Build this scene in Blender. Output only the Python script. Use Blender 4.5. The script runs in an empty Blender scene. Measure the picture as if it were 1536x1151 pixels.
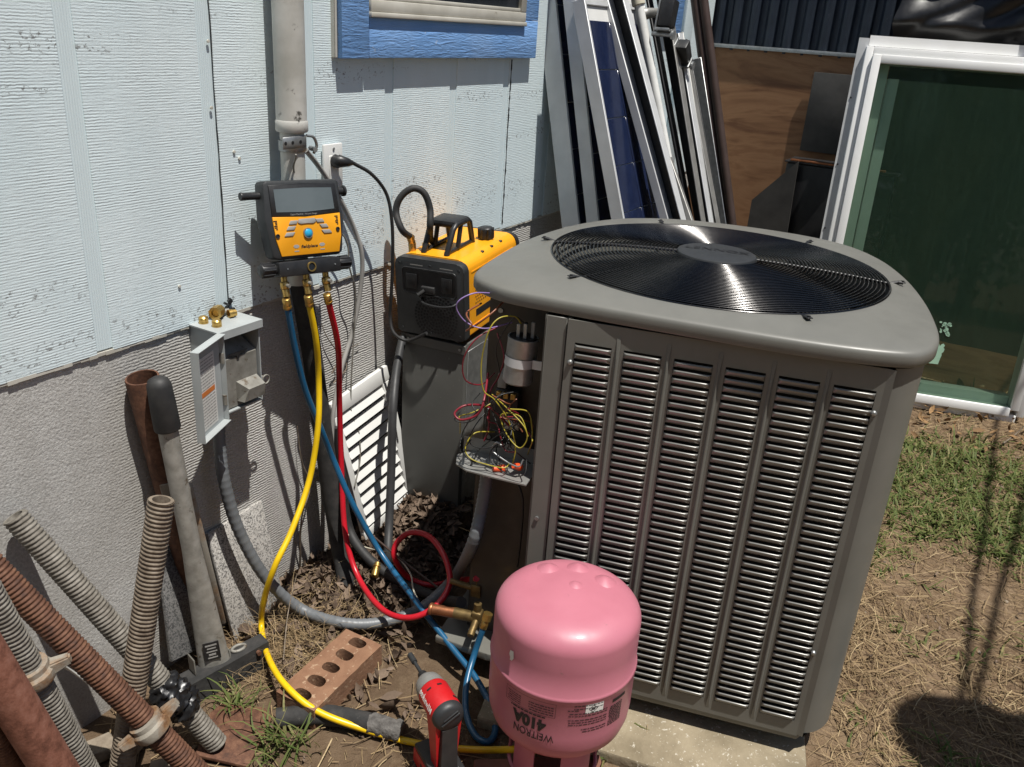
import bpy, bmesh, math, random
import numpy as np
from mathutils import Vector, Matrix, noise
random.seed(7); rng = np.random.default_rng(7)
S = bpy.context.scene; COL = S.collection
PI = math.pi
# ---------------------------------------------------------------- camera, sky, sun, exposure
R_CAM = Matrix(((0.5044425, -0.8610247, 0.0646086), (-0.3058653, -0.2481662, -0.9191626), (0.8074554, 0.4439032, -0.3885432)))
CAM = Vector((0, 0, 1.52)); F = 1286.95
cd = bpy.data.cameras.new('camera'); cam = bpy.data.objects.new('camera', cd); COL.objects.link(cam)
rx, dn, fw = Vector(R_CAM[0]), Vector(R_CAM[1]), Vector(R_CAM[2])
M = Matrix.Identity(4)
for i in range(3):
    M[i][0] = rx[i]; M[i][1] = -dn[i]; M[i][2] = -fw[i]; M[i][3] = CAM[i]
cam.matrix_world = M
cd.sensor_width = 36; cd.lens = F / 1536 * 36; cd.clip_start = .05; cd.clip_end = 300
S.camera = cam
SUN = Vector((-.29, -1, 3.2)).normalized()
W = bpy.data.worlds.new('World'); S.world = W; W.use_nodes = True
wn = W.node_tree.nodes; wl = W.node_tree.links
sky = wn.new('ShaderNodeTexSky'); sky.sky_type = 'NISHITA'; sky.sun_disc = False
sky.sun_elevation = math.asin(SUN.z); sky.sun_rotation = math.atan2(SUN.x, SUN.y)
wl.new(sky.outputs[0], wn['Background'].inputs[0]); wn['Background'].inputs[1].default_value = .062
sd = bpy.data.lights.new('sun', 'SUN'); sd.energy = 5.0; sd.angle = math.radians(.53); sd.color = (1, .965, .90)
so = bpy.data.objects.new('sun', sd); COL.objects.link(so); so.rotation_euler = (-SUN).to_track_quat('-Z', 'Y').to_euler()
so.location = (0, -3, 6)
S.view_settings.view_transform = 'Standard'; S.view_settings.look = 'None'
S.view_settings.exposure = 0.2; S.view_settings.gamma = 1; S.view_settings.use_curve_mapping = False
S.cycles.max_bounces = 8; S.cycles.caustics_reflective = False; S.cycles.caustics_refractive = False

# ---------------------------------------------------------------- survey helpers: a sight line of the photo meets a real plane
def ray(px, py): return R_CAM.transposed() @ Vector((px - 768, py - 575.5, F))
def G(px, py, z=0): r = ray(px, py); return CAM + r * ((z - CAM.z) / r.z)
def WY(px, py, y): r = ray(px, py); return CAM + r * (y / r.y)
def WX(px, py, x): r = ray(px, py); return CAM + r * (x / r.x)
def DP(px, py, d): return CAM + ray(px, py) * (d / F)
def depth(p): return (Vector(p) - CAM).dot(fw)
UV_U = Vector((.234, -.972, 0)); UV_V = Vector((.972, .234, 0))
def FRONT(px, py, v): r = ray(px, py); return CAM + r * (v / r.dot(UV_V))
def path(pts):
    """pts: (px, py, anchor or None); anchors are world points, depth in between runs evenly along the line"""
    q = lambda p: (lambda c: (768+F*c.x/c.z, 575.5+F*c.y/c.z))(R_CAM @ (Vector(p[2])-CAM)) if p[0] is None else p[:2]
    n = len(pts); xy = [q(p) for p in pts]; d = [depth(p[2]) if p[2] is not None else None for p in pts]
    s = [0]
    for a, b in zip(xy, xy[1:]): s.append(s[-1] + math.hypot(a[0]-b[0], a[1]-b[1]))
    known = [i for i in range(n) if d[i] is not None]
    out = []
    for i in range(n):
        if d[i] is None:
            lo = max([k for k in known if k < i], default=known[0]); hi = min([k for k in known if k > i], default=known[-1])
            t = 0 if hi == lo else (s[i] - s[lo]) / (s[hi] - s[lo])
            dd = 1 / ((1-t) / d[lo] + t / d[hi])
        else: dd = d[i]
        if pts[i][0] is None: out.append(Vector(pts[i][2])); continue
        out.append(DP(pts[i][0], pts[i][1], dd))
    return out
def spline(pts, n=6):
    pts = [Vector(p) for p in pts]
    P = [pts[0]*2 - pts[1]] + pts + [pts[-1]*2 - pts[-2]]
    out = []
    for i in range(1, len(P)-2):
        a, b, c, d = P[i-1], P[i], P[i+1], P[i+2]
        for k in range(n):
            t = k / n
            out.append(.5*((2*b) + (c-a)*t + (2*a-5*b+4*c-d)*t*t + (3*b-a-3*c+d)*t**3))
    out.append(pts[-1]); return out

# ---------------------------------------------------------------- mesh builder
class MB:
    def __init__(s): s.b = bmesh.new()
    def box(s, c, size, rot=None, bev=0, seg=2):
        m = Matrix.LocRotScale(Vector(c), rot, Vector(size))
        g = bmesh.ops.create_cube(s.b, size=1, matrix=m)
        if bev:
            es = list({e for v in g['verts'] for e in v.link_edges})
            bmesh.ops.bevel(s.b, geom=es, offset=bev, segments=seg, affect='EDGES', profile=.5)
        return s
    def span(s, lo, hi, bev=0, seg=2):
        lo = Vector(lo); hi = Vector(hi); d = hi-lo
        return s.box((lo+hi)/2, (abs(d.x), abs(d.y), abs(d.z)), None, bev, seg)
    def bar(s, p, q, w, h, up=(0, 0, 1), bev=0):
        p = Vector(p); q = Vector(q); z = (q-p).normalized(); x = Vector(up).cross(z).normalized(); y = z.cross(x)
        m = Matrix((x, y, z)).transposed()
        return s.box((p+q)/2, (w, h, (q-p).length), m.to_quaternion(), bev)
    def tube(s, pts, r, seg=10, closed=False, cap=True):
        pts = [Vector(p) for p in pts]; n = len(pts); b = s.b
        rr = r if callable(r) else (lambda t: r)
        s.round = True
        rings = []; up = None
        for i, p in enumerate(pts):
            if closed: t = pts[(i+1) % n] - pts[i-1]
            else: t = pts[min(i+1, n-1)] - pts[max(i-1, 0)]
            if t.length < 1e-9: t = Vector((0, 0, 1))
            t.normalize()
            if up is None:
                up = Vector((0, 0, 1)) if abs(t.z) < .9 else Vector((1, 0, 0))
            x = up.cross(t)
            if x.length < 1e-5: x = Vector((1, 0, 0)).cross(t)
            x.normalize(); y = t.cross(x); up = y
            q = rr(i/(n-1) if n > 1 else 0)
            rings.append([b.verts.new(p + (x*math.cos(a)+y*math.sin(a))*q) for a in [2*PI*k/seg for k in range(seg)]])
        for i in range(n if closed else n-1):
            A, B = rings[i], rings[(i+1) % n]
            for k in range(seg): b.faces.new((A[k], A[(k+1) % seg], B[(k+1) % seg], B[k]))
        if cap and not closed:
            b.faces.new(rings[0][::-1]); b.faces.new(rings[-1])
        return s
    def cyl(s, p, q, r, seg=20, r2=None, bev=0):
        p = Vector(p); q = Vector(q); r2 = r if r2 is None else r2
        if bev:
            L = (q-p).length; d = (q-p)/L
            return s.lathe([(0, 0), (r-bev, 0), (r, bev), (r2, L-bev), (r2-bev, L), (0, L)], p, d, seg)
        return s.tube([p, q], lambda t: r + (r2-r)*t, seg)
    def lathe(s, prof, o=(0, 0, 0), axis=(0, 0, 1), seg=32):
        b = s.b; o = Vector(o); qn = Vector((0, 0, 1)).rotation_difference(Vector(axis).normalized())
        rings = []
        for r, z in prof:
            if r < 1e-6: rings.append([b.verts.new(o + qn @ Vector((0, 0, z)))])
            else: rings.append([b.verts.new(o + qn @ Vector((r*math.cos(a), r*math.sin(a), z))) for a in [2*PI*k/seg for k in range(seg)]])
        for A, B in zip(rings, rings[1:]):
            for k in range(seg):
                j = (k+1) % seg
                if len(A) == 1 and len(B) == 1: continue
                if len(A) == 1: b.faces.new((A[0], B[j], B[k]))
                elif len(B) == 1: b.faces.new((A[k], A[j], B[0]))
                else: b.faces.new((A[k], A[j], B[j], B[k]))
        return s
    def prism(s, poly, z0, z1, m=None, bev=0):
        b = s.b; m = m or Matrix.Identity(4)
        A = [b.verts.new(m @ Vector((x, y, z0))) for x, y in poly]; B = [b.verts.new(m @ Vector((x, y, z1))) for x, y in poly]
        n = len(poly); fs = [b.faces.new(A[::-1]), b.faces.new(B)]
        for k in range(n): fs.append(b.faces.new((A[k], A[(k+1) % n], B[(k+1) % n], B[k])))
        if bev: bmesh.ops.bevel(b, geom=list({e for f in fs for e in f.edges}), offset=bev, segments=2, affect='EDGES', profile=.5)
        return s
    def grid(s, fn, nu, nv, closed_u=False):
        b = s.b; V = [[b.verts.new(Vector(fn(i/(nu if closed_u else nu-1), j/(nv-1)))) for i in range(nu)] for j in range(nv)]
        for j in range(nv-1):
            for i in range(nu if closed_u else nu-1):
                k = (i+1) % nu; b.faces.new((V[j][i], V[j][k], V[j+1][k], V[j+1][i]))
        return s
    def hexa(s, p8):
        v = [s.b.verts.new(Vector(p)) for p in p8]
        for f in ((3, 2, 1, 0), (4, 5, 6, 7), (0, 1, 5, 4), (1, 2, 6, 5), (2, 3, 7, 6), (3, 0, 4, 7)): s.b.faces.new([v[i] for i in f])
        return s
    def raw(s, verts, faces):
        v = [s.b.verts.new(p) for p in verts]
        for f in faces:
            try: s.b.faces.new([v[i] for i in f])
            except ValueError: pass
        return s
def root_m(o): return Matrix.LocRotScale(o.location, o.rotation_euler, None)
def base(o):
    while o.parent: o = o.parent
    return o
def obj(name, mb, mat, parent=None, world=True, smooth=40):
    """one mesh object; world=True: vertices are given in world space"""
    me = bpy.data.meshes.new(name); bm = mb.b
    if parent and world: bm.transform(root_m(base(parent)).inverted())
    bmesh.ops.recalc_face_normals(bm, faces=bm.faces)
    bm.to_mesh(me); bm.free()
    if smooth and getattr(mb, 'round', False) and smooth == 40: smooth = 66
    if smooth:
        me.polygons.foreach_set('use_smooth', [True]*len(me.polygons)); me.set_sharp_from_angle(angle=math.radians(smooth))
    if mat: me.materials.append(mat)
    o = bpy.data.objects.new(name, me); COL.objects.link(o); o.parent = parent
    return o
def thing(name, label, cat, loc=(0, 0, 0), rot=(0, 0, 0), group=None):
    o = bpy.data.objects.new(name, None); COL.objects.link(o); o.empty_display_size = .05
    o.location = loc; o.rotation_euler = rot; o['label'] = label; o['category'] = cat
    if group: o['group'] = group
    return o
def tag(o, label, cat, group=None):
    """a thing that is one mesh: put its origin at its base, then describe it"""
    me = o.data; co = np.empty(len(me.vertices)*3); me.vertices.foreach_get('co', co); co = co.reshape(-1, 3)
    c = Vector(((co[:, 0].min()+co[:, 0].max())/2, (co[:, 1].min()+co[:, 1].max())/2, co[:, 2].min()))
    me.transform(Matrix.Translation(-c)); o.location = c
    o['label'] = label; o['category'] = cat
    if group: o['group'] = group
    return o
def inst(src, parent, loc, rot=None, scale=None):
    o = src.copy(); COL.objects.link(o); o.parent = parent; o.location = loc
    if rot: o.rotation_euler = rot
    if scale: o.scale = scale
    return o
def text_mesh(body, size, bold=0, align='CENTER', sp=1):
    c = bpy.data.curves.new('lettering', 'FONT'); c.body = body; c.size = size; c.align_x = align; c.align_y = 'CENTER'; c.offset = bold; c.space_character = sp
    c.resolution_u = 3
    o = bpy.data.objects.new('lettering', c); COL.objects.link(o)
    bpy.context.view_layer.update(); me = bpy.data.meshes.new_from_object(o.evaluated_get(bpy.context.evaluated_depsgraph_get()))
    v = [x.co.copy() for x in me.vertices]; f = [tuple(p.vertices) for p in me.polygons]
    bpy.data.objects.remove(o); bpy.data.curves.remove(c); bpy.data.meshes.remove(me)
    return v, f

# ---------------------------------------------------------------- materials
def ramp(nt, fac, stops):
    r = nt.nodes.new('ShaderNodeValToRGB'); nt.links.new(fac, r.inputs[0]); e = r.color_ramp.elements
    while len(e) < len(stops): e.new(.5)
    for k, (p, c) in enumerate(stops):
        e[k].position = p; e[k].color = (*c, 1) if len(c) == 3 else c
    return r.outputs[0]
def nz(nt, vec, scale, detail=4, rough=.55, dist=0, sc=None):
    if sc:
        m = nt.nodes.new('ShaderNodeMapping'); nt.links.new(vec, m.inputs[0]); m.inputs['Scale'].default_value = sc; vec = m.outputs[0]
    n = nt.nodes.new('ShaderNodeTexNoise'); nt.links.new(vec, n.inputs['Vector'])
    n.inputs['Scale'].default_value = scale; n.inputs['Detail'].default_value = detail; n.inputs['Roughness'].default_value = rough; n.inputs['Distortion'].default_value = dist
    return n.outputs[0]
def math_(nt, op, a, b=None, clamp=False):
    n = nt.nodes.new('ShaderNodeMath'); n.operation = op; n.use_clamp = clamp
    for k, v in ((0, a), (1, b)):
        if v is None: continue
        if isinstance(v, (int, float)): n.inputs[k].default_value = v
        else: nt.links.new(v, n.inputs[k])
    return n.outputs[0]
def mix(nt, fac, a, b):
    n = nt.nodes.new('ShaderNodeMix'); n.data_type = 'RGBA'
    for k, v in ((0, fac), (6, a), (7, b)):
        if isinstance(v, (int, float)): n.inputs[k].default_value = v
        elif isinstance(v, tuple): n.inputs[k].default_value = (*v, 1)
        else: nt.links.new(v, n.inputs[k])
    return n.outputs[2]
def new_mat(name):
    m = bpy.data.materials.new(name); m.use_nodes = True; nt = m.node_tree
    g = nt.nodes.new('ShaderNodeNewGeometry')
    return m, nt, nt.nodes['Principled BSDF'], g.outputs['Position'], g
def bump(nt, b, h, strength=.5, dist=.002, prev=None):
    n = nt.nodes.new('ShaderNodeBump'); n.inputs['Strength'].default_value = strength; n.inputs['Distance'].default_value = dist
    nt.links.new(h, n.inputs['Height'])
    if prev: nt.links.new(prev, n.inputs['Normal'])
    if b: nt.links.new(n.outputs[0], b.inputs['Normal'])
    return n.outputs[0]
def mat(name, c, rough=.5, metal=0, c2=None, scale=20, spots=None, bmp=None, coat=0, spec=None, rvar=.12):
    """base colour with soft variation, optional worn spots (colour, scale, threshold) and fine relief (scale, strength, distance)"""
    m, nt, b, pos, g = new_mat(name)
    c2 = c2 or tuple(x*.82 for x in c)
    col = mix(nt, ramp(nt, nz(nt, pos, scale, 5), [(.35, (0, 0, 0)), (.68, (1, 1, 1))]), c, c2)
    rsrc = nz(nt, pos, scale*3, 4)
    if spots:
        f = ramp(nt, nz(nt, pos, spots[1], 6, .65), [(spots[2], (0, 0, 0)), (spots[2]+.06, (1, 1, 1))]); col = mix(nt, f, col, spots[0])
    nt.links.new(col, b.inputs['Base Color']); b.inputs['Metallic'].default_value = metal
    mr = nt.nodes.new('ShaderNodeMapRange'); nt.links.new(rsrc, mr.inputs[0]); mr.inputs[3].default_value = max(.03, rough-rvar); mr.inputs[4].default_value = min(1, rough+rvar)
    nt.links.new(mr.outputs[0], b.inputs['Roughness'])
    if coat: b.inputs['Coat Weight'].default_value = coat; b.inputs['Coat Roughness'].default_value = .12
    if spec is not None: b.inputs['Specular IOR Level'].default_value = spec
    if bmp: bump(nt, b, nz(nt, pos, bmp[0], 5), bmp[1], bmp[2])
    return m
def rnd_mat(name, stops, rough=.8, trans=0):
    """each loose piece of a mesh takes its own colour"""
    m, nt, b, pos, g = new_mat(name)
    col = ramp(nt, g.outputs['Random Per Island'], stops)
    n = nz(nt, pos, 160, 3); col = mix(nt, ramp(nt, n, [(.3, (0, 0, 0)), (.75, (1, 1, 1))]), col, tuple(x*.7 for x in stops[len(stops)//2][1]))
    nt.links.new(col, b.inputs['Base Color']); b.inputs['Roughness'].default_value = rough; b.inputs['Specular IOR Level'].default_value = .25
    if trans:
        t = nt.nodes.new('ShaderNodeBsdfTranslucent'); nt.links.new(col, t.inputs[0]); ms = nt.nodes.new('ShaderNodeMixShader'); ms.inputs[0].default_value = trans
        nt.links.new(b.outputs[0], ms.inputs[1]); nt.links.new(t.outputs[0], ms.inputs[2]); nt.links.new(ms.outputs[0], nt.nodes['Material Output'].inputs[0])
    return m
def sep(nt, pos):
    s = nt.nodes.new('ShaderNodeSeparateXYZ'); nt.links.new(pos, s.inputs[0]); return s.outputs
def wave(nt, vec, direction, scale, dist=0, dscale=1, profile='SIN'):
    n = nt.nodes.new('ShaderNodeTexWave'); n.wave_type = 'BANDS'; n.bands_direction = direction; n.wave_profile = profile
    nt.links.new(vec, n.inputs['Vector']); n.inputs['Scale'].default_value = scale; n.inputs['Distortion'].default_value = dist; n.inputs['Detail'].default_value = 3; n.inputs['Detail Scale'].default_value = dscale
    return n.outputs['Fac'] if 'Fac' in n.outputs else n.outputs[1]

def m_siding():
    m, nt, b, pos, g = new_mat('siding_paint')
    rows = wave(nt, pos, 'Z', 58, 2.2, 1.6)
    fine = nz(nt, pos, 1, 5, .6, 0, (34, 20, 300))
    cuts = nz(nt, pos, 1, 4, .6, 0, (190, 20, 30))
    big = nz(nt, pos, 11, 5, .65)
    h = math_(nt, 'ADD', math_(nt, 'MULTIPLY', rows, math_(nt, 'MULTIPLY', ramp(nt, big, [(.32, (.12,)*3), (.68, (1,)*3)]), .62)), math_(nt, 'ADD', math_(nt, 'MULTIPLY', fine, 1.25), math_(nt, 'MULTIPLY', ramp(nt, cuts, [(.55, (0, 0, 0)), (.7, (1, 1, 1))]), .3)))
    bump(nt, b, h, .42, .0015)
    col = mix(nt, ramp(nt, nz(nt, pos, 3, 4), [(.35, (0,)*3), (.7, (1,)*3)]), (.675, .785, .82), (.745, .835, .86))
    col = mix(nt, math_(nt, 'MULTIPLY', ramp(nt, nz(nt, pos, 1, 5, .65, .3, (9, 9, .9)), [(.45, (0,)*3), (.75, (1,)*3)]), .20), col, (.47, .54, .56))   # faint runs of grime
    # bare grey flecks where the paint missed the wood, strung out in rows
    rowmask = ramp(nt, nz(nt, pos, 1, 2, .5, 0, (1.2, 1, 16)), [(.54, (0,)*3), (.62, (1,)*3)])
    fl = ramp(nt, nz(nt, pos, 1, 4, .7, 0, (95, 60, 130)), [(.575, (0,)*3), (.62, (1,)*3)])
    f2 = ramp(nt, nz(nt, pos, 1, 5, .7, 0, (60, 60, 110)), [(.72, (0,)*3), (.745, (1,)*3)])
    f = math_(nt, 'MAXIMUM', math_(nt, 'MULTIPLY', fl, rowmask), f2)
    col = mix(nt, math_(nt, 'MULTIPLY', f, .75), col, (.17, .165, .16))
    nt.links.new(col, b.inputs['Base Color']); b.inputs['Roughness'].default_value = .55
    return m
def m_groove():
    m, nt, b, pos, g = new_mat('groove_paint')
    h = math_(nt, 'ADD', wave(nt, pos, 'X', 62, 1.2, .8), nz(nt, pos, 1, 4, .6, 0, (240, 20, 10)))
    bump(nt, b, h, .35, .0016)
    nt.links.new(mix(nt, nz(nt, pos, 5), (.64, .755, .795), (.71, .81, .835)), b.inputs['Base Color']); b.inputs['Roughness'].default_value = .55
    return m
def m_foundation():
    m, nt, b, pos, g = new_mat('stucco_concrete')
    x = sep(nt, pos)[0]
    comb = wave(nt, pos, 'Z', 44, 4.0, 1.4)
    st = math_(nt, 'ADD', nz(nt, pos, 1, 5, .65, .3, (150, 150, 170)), math_(nt, 'MULTIPLY', nz(nt, pos, 24, 4), .8))
    k = ramp(nt, x, [(.5, (0,)*3), (.6, (1,)*3)])
    xr = nt.nodes.new('ShaderNodeMapRange'); nt.links.new(x, xr.inputs[0]); xr.inputs[1].default_value = .95; xr.inputs[2].default_value = 1.25
    h = math_(nt, 'ADD', math_(nt, 'MULTIPLY', st, 1.15), math_(nt, 'MULTIPLY', math_(nt, 'MULTIPLY', comb, xr.outputs[0]), .75))
    bump(nt, b, h, .62, .0030)
    col = mix(nt, ramp(nt, nz(nt, pos, 4, 6), [(.3, (0,)*3), (.7, (1,)*3)]), (.60, .59, .565), (.55, .54, .515))
    col = mix(nt, ramp(nt, nz(nt, pos, 190, 5, .75), [(.38, (0,)*3), (.60, (1,)*3)]), (.40, .39, .37), col)
    col = mix(nt, math_(nt, 'MULTIPLY', ramp(nt, nz(nt, pos, 1, 5, .6, .4, (5, 5, 1.4)), [(.42, (0,)*3), (.72, (1,)*3)]), .42), col, (.30, .28, .25))
    z = sep(nt, pos)[2]; zr = nt.nodes.new('ShaderNodeMapRange'); nt.links.new(math_(nt, 'ADD', z, math_(nt, 'MULTIPLY', nz(nt, pos, 9), .25)), zr.inputs[0]); zr.inputs[1].default_value = .05; zr.inputs[2].default_value = .34
    col = mix(nt, math_(nt, 'MULTIPLY', math_(nt, 'SUBTRACT', 1, zr.outputs[0]), .5), col, (.17, .13, .095))   # soil splashed up
    nt.links.new(col, b.inputs['Base Color']); b.inputs['Roughness'].default_value = .95; b.inputs['Specular IOR Level'].default_value = .2
    return m
def m_trim():
    m, nt, b, pos, g = new_mat('blue_trim_paint')
    gr = nz(nt, pos, 1, 5, .6, 1.2, (14, 30, 120))
    bump(nt, b, gr, .9, .004)
    col = mix(nt, ramp(nt, nz(nt, pos, 6), [(.35, (0,)*3), (.7, (1,)*3)]), (.19, .39, .76), (.245, .44, .79))
    col = mix(nt, math_(nt, 'MULTIPLY', ramp(nt, nz(nt, pos, 26, 6, .7), [(.64, (0,)*3), (.72, (1,)*3)]), .75), col, (.62, .68, .75))
    nt.links.new(col, b.inputs['Base Color']); b.inputs['Roughness'].default_value = .6
    return m
def m_ground():
    m, nt, b, pos, g = new_mat('dry_soil')
    n1 = nz(nt, pos, 3.2, 6); n2 = nz(nt, pos, 38, 6, .7); n3 = nz(nt, pos, 260, 3)
    col = mix(nt, ramp(nt, n1, [(.35, (0,)*3), (.65, (1,)*3)]), (.115, .075, .045), (.20, .138, .085))
    col = mix(nt, ramp(nt, n2, [(.45, (0,)*3), (.7, (1,)*3)]), col, (.27, .195, .125))
    col = mix(nt, ramp(nt, n3, [(.55, (0,)*3), (.75, (1,)*3)]), col, (.10, .07, .045))
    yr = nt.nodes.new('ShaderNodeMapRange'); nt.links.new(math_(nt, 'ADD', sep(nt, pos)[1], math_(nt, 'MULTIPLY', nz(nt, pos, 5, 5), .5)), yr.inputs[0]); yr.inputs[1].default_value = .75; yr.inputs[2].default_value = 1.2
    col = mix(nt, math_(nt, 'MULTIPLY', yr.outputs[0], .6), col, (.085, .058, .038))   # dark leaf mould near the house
    nt.links.new(col, b.inputs['Base Color']); b.inputs['Roughness'].default_value = 1; b.inputs['Specular IOR Level'].default_value = .1
    bump(nt, b, math_(nt, 'ADD', n2, math_(nt, 'MULTIPLY', n3, .35)), .8, .012)
    return m
def m_wood():
    m, nt, b, pos, g = new_mat('plywood_grain')
    gr = nz(nt, pos, 1, 5, .55, 2.2, (1, 1.6, 7.5))
    col = ramp(nt, gr, [(.30, (.15, .065, .028)), (.43, (.27, .135, .062)), (.55, (.33, .175, .085)), (.64, (.245, .118, .052)), (.72, (.31, .158, .075))])
    col = mix(nt, math_(nt, 'MULTIPLY', nz(nt, pos, 1, 4, .6, 0, (20, 30, 320)), .35), col, (.16, .075, .03))
    nt.links.new(col, b.inputs['Base Color']); b.inputs['Roughness'].default_value = .65; bump(nt, b, gr, .2, .002)
    return m
def m_rust(name, dark, mid, bright, paint=None, pamt=.55):
    m, nt, b, pos, g = new_mat(name)
    col = ramp(nt, nz(nt, pos, 45, 7, .7), [(.32, dark), (.5, mid), (.68, bright)])
    if paint: col = mix(nt, ramp(nt, nz(nt, pos, 13, 6, .65), [(pamt-.1, (0,)*3), (pamt+.06, (1,)*3)]), paint, col)
    nt.links.new(col, b.inputs['Base Color']); b.inputs['Roughness'].default_value = .75; b.inputs['Metallic'].default_value = .15
    bump(nt, b, nz(nt, pos, 220, 4), .5, .0012)
    return m
def m_glass(name, tint=(.66, .82, .70), gl=.8):
    m, nt, b, pos, g = new_mat(name)
    t = nt.nodes.new('ShaderNodeBsdfTransparent'); t.inputs[0].default_value = (*tint, 1)
    gs = nt.nodes.new('ShaderNodeBsdfGlossy'); gs.inputs['Roughness'].default_value = .02
    fr = nt.nodes.new('ShaderNodeFresnel'); fr.inputs[0].default_value = 1.45
    ms = nt.nodes.new('ShaderNodeMixShader'); nt.links.new(math_(nt, 'MULTIPLY', fr.outputs[0], gl), ms.inputs[0]); nt.links.new(t.outputs[0], ms.inputs[1]); nt.links.new(gs.outputs[0], ms.inputs[2])
    # dust film: streaks running down the pane
    d = nt.nodes.new('ShaderNodeBsdfDiffuse'); d.inputs[0].default_value = (.16, .30, .20, 1)
    st = ramp(nt, nz(nt, pos, 1, 5, .65, 0, (60, 60, 2.5)), [(.35, (0,)*3), (.8, (1,)*3)])
    sp = ramp(nt, nz(nt, pos, 70, 5, .7), [(.72, (0,)*3), (.76, (1,)*3)])
    m2 = nt.nodes.new('ShaderNodeMixShader'); nt.links.new(math_(nt, 'ADD', math_(nt, 'ADD', math_(nt, 'MULTIPLY', st, .035), .075), math_(nt, 'MULTIPLY', sp, .25), True), m2.inputs[0])
    nt.links.new(ms.outputs[0], m2.inputs[1]); nt.links.new(d.outputs[0], m2.inputs[2]); nt.links.new(m2.outputs[0], nt.nodes['Material Output'].inputs[0])
    return m
M_SID, M_GRV, M_FND, M_TRM, M_GND, M_PLY = m_siding(), m_groove(), m_foundation(), m_trim(), m_ground(), m_wood()
M_AC = mat('condenser_paint', (.160, .157, .140), .42, .0, (.140, .138, .123), 9, ((.25, .23, .20), 120, .74), (420, .06, .0006), spec=.55)
M_ACIN = mat('inner_sheet_metal', (.085, .075, .062), .5, .3, (.06, .05, .042), 14)
M_GALV = mat('galvanised_steel', (.42, .43, .43), .42, .75, (.30, .31, .31), 45, ((.55, .56, .56), 70, .62))
M_GALVD = mat('dull_zinc', (.30, .29, .26), .6, .35, (.20, .19, .165), 40, ((.13, .10, .07), 38, .60), (260, .35, .0008))
M_LOUV = mat('louver_paint', (.215, .213, .198), .33, .25, (.19, .188, .175), 30, spec=.8, rvar=.05)
M_GUARD = mat('guard_wire_enamel', (.085, .083, .082), .18, 1, None, 40, rvar=.04)
M_DARKIN = mat('dark_interior', (.02, .019, .017), .6)
M_CHAR = mat('charcoal_hose', (.045, .046, .048), .5, 0, (.035, .035, .036), 30, ((.10, .095, .085), 60, .68))
M_ALU = mat('mill_aluminium', (.64, .65, .655), .5, .25, (.55, .56, .565), 12)
M_STEEL = mat('grey_steel', (.33, .325, .31), .5, .5, (.25, .245, .23), 18, ((.18, .12, .07), 30, .68))
M_BLK = mat('black_plastic', (.014, .014, .015), .42, 0, (.022, .022, .023), 60, None, (700, .12, .0004))
M_RUB = mat('black_rubber', (.016, .016, .017), .62, 0, (.03, .029, .028), 30, ((.06, .055, .05), 60, .68))
M_FOAM = mat('foam_insulation', (.018, .018, .018), .85, 0, (.04, .038, .036), 35, ((.10, .095, .085), 60, .66), (120, .5, .002))
M_GREYP = mat('slate_plastic', (.028, .03, .032), .5, 0, None, 50, None, (600, .15, .0005))
M_YEL = mat('yellow_plastic', (.86, .37, .012), .38, 0, (.80, .33, .01), 14, None, (900, .05, .0003))
M_YHOSE = mat('yellow_hose_rubber', (.80, .53, .008), .33, 0, (.72, .46, .008), 25, ((.45, .30, .03), 50, .70))
M_BHOSE = mat('blue_hose_rubber', (.012, .095, .20), .33, 0, (.010, .08, .17), 25, ((.06, .13, .2), 50, .70))
M_RHOSE = mat('red_hose_rubber', (.50, .010, .022), .33, 0, (.42, .010, .020), 25, ((.40, .07, .07), 50, .70))
M_BRASS = mat('brass', (.66, .44, .14), .34, .9, (.50, .32, .10), 60)
M_COPPER = mat('copper', (.42, .17, .08), .42, .8, (.20, .08, .04), 40)
M_PINK = mat('pink_enamel', (.485, .168, .218), .42, 0, (.44, .148, .194), 8, ((.33, .14, .16), 42, .665), (45, .10, .0012), coat=.08, rvar=.2)
M_BRASS_SHADED = mat('shaded_brass', (.22, .15, .06), .5, .7, (.12, .08, .035), 60)  # brass copy darkened so the service valves look shaded
M_WORN = mat('worn_grey_steel', (.40, .385, .35), .55, .3, (.26, .25, .22), 40, ((.13, .10, .07), 38, .62), (260, .35, .0008))
M_INK = mat('black_ink', (.012, .009, .01), .6)
M_WHITE = mat('white_vinyl', (.72, .72, .70), .4, 0, (.65, .65, .625), 8, ((.45, .43, .38), 40, .72))
M_WHITEF = mat('white_frame_vinyl', (.86, .86, .85), .38, 0, (.82, .82, .80), 8, ((.55, .53, .48), 40, .74))
M_PAPER = mat('white_label', (.72, .71, .68), .6, 0, (.62, .61, .57), 20)
M_PVC = mat('white_pvc', (.78, .78, .75), .35)
M_CREAM = mat('cream_plastic', (.62, .58, .46), .5)
M_CONC = mat('pad_concrete', (.30, .25, .17), .95, 0, (.19, .155, .10), 11, ((.50, .46, .38), 120, .60), (70, .8, .004))
M_BOXGREY = mat('enclosure_grey', (.42, .445, .445), .5, .1, (.36, .385, .385), 14, ((.48, .48, .45), 60, .68))
M_CABINET = mat('cabinet_grey', (.115, .115, .107), .5, .1, (.092, .092, .085), 7, ((.26, .25, .23), 50, .68))
M_CONDUIT = mat('grey_conduit', (.155, .165, .175), .45, 0, (.125, .133, .14), 20, ((.26, .25, .23), 50, .68))
M_BRICK = mat('brick_clay', (.25, .135, .078), .92, 0, (.18, .09, .05), 22, ((.36, .24, .155), 60, .58), (140, .7, .0025))
M_RUST = m_rust('rusted_steel', (.05, .024, .016), (.115, .050, .028), (.19, .095, .055))
M_RUSTP = m_rust('rust_brown_pipe', (.12, .045, .028), (.235, .095, .062), (.30, .14, .10))
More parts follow.
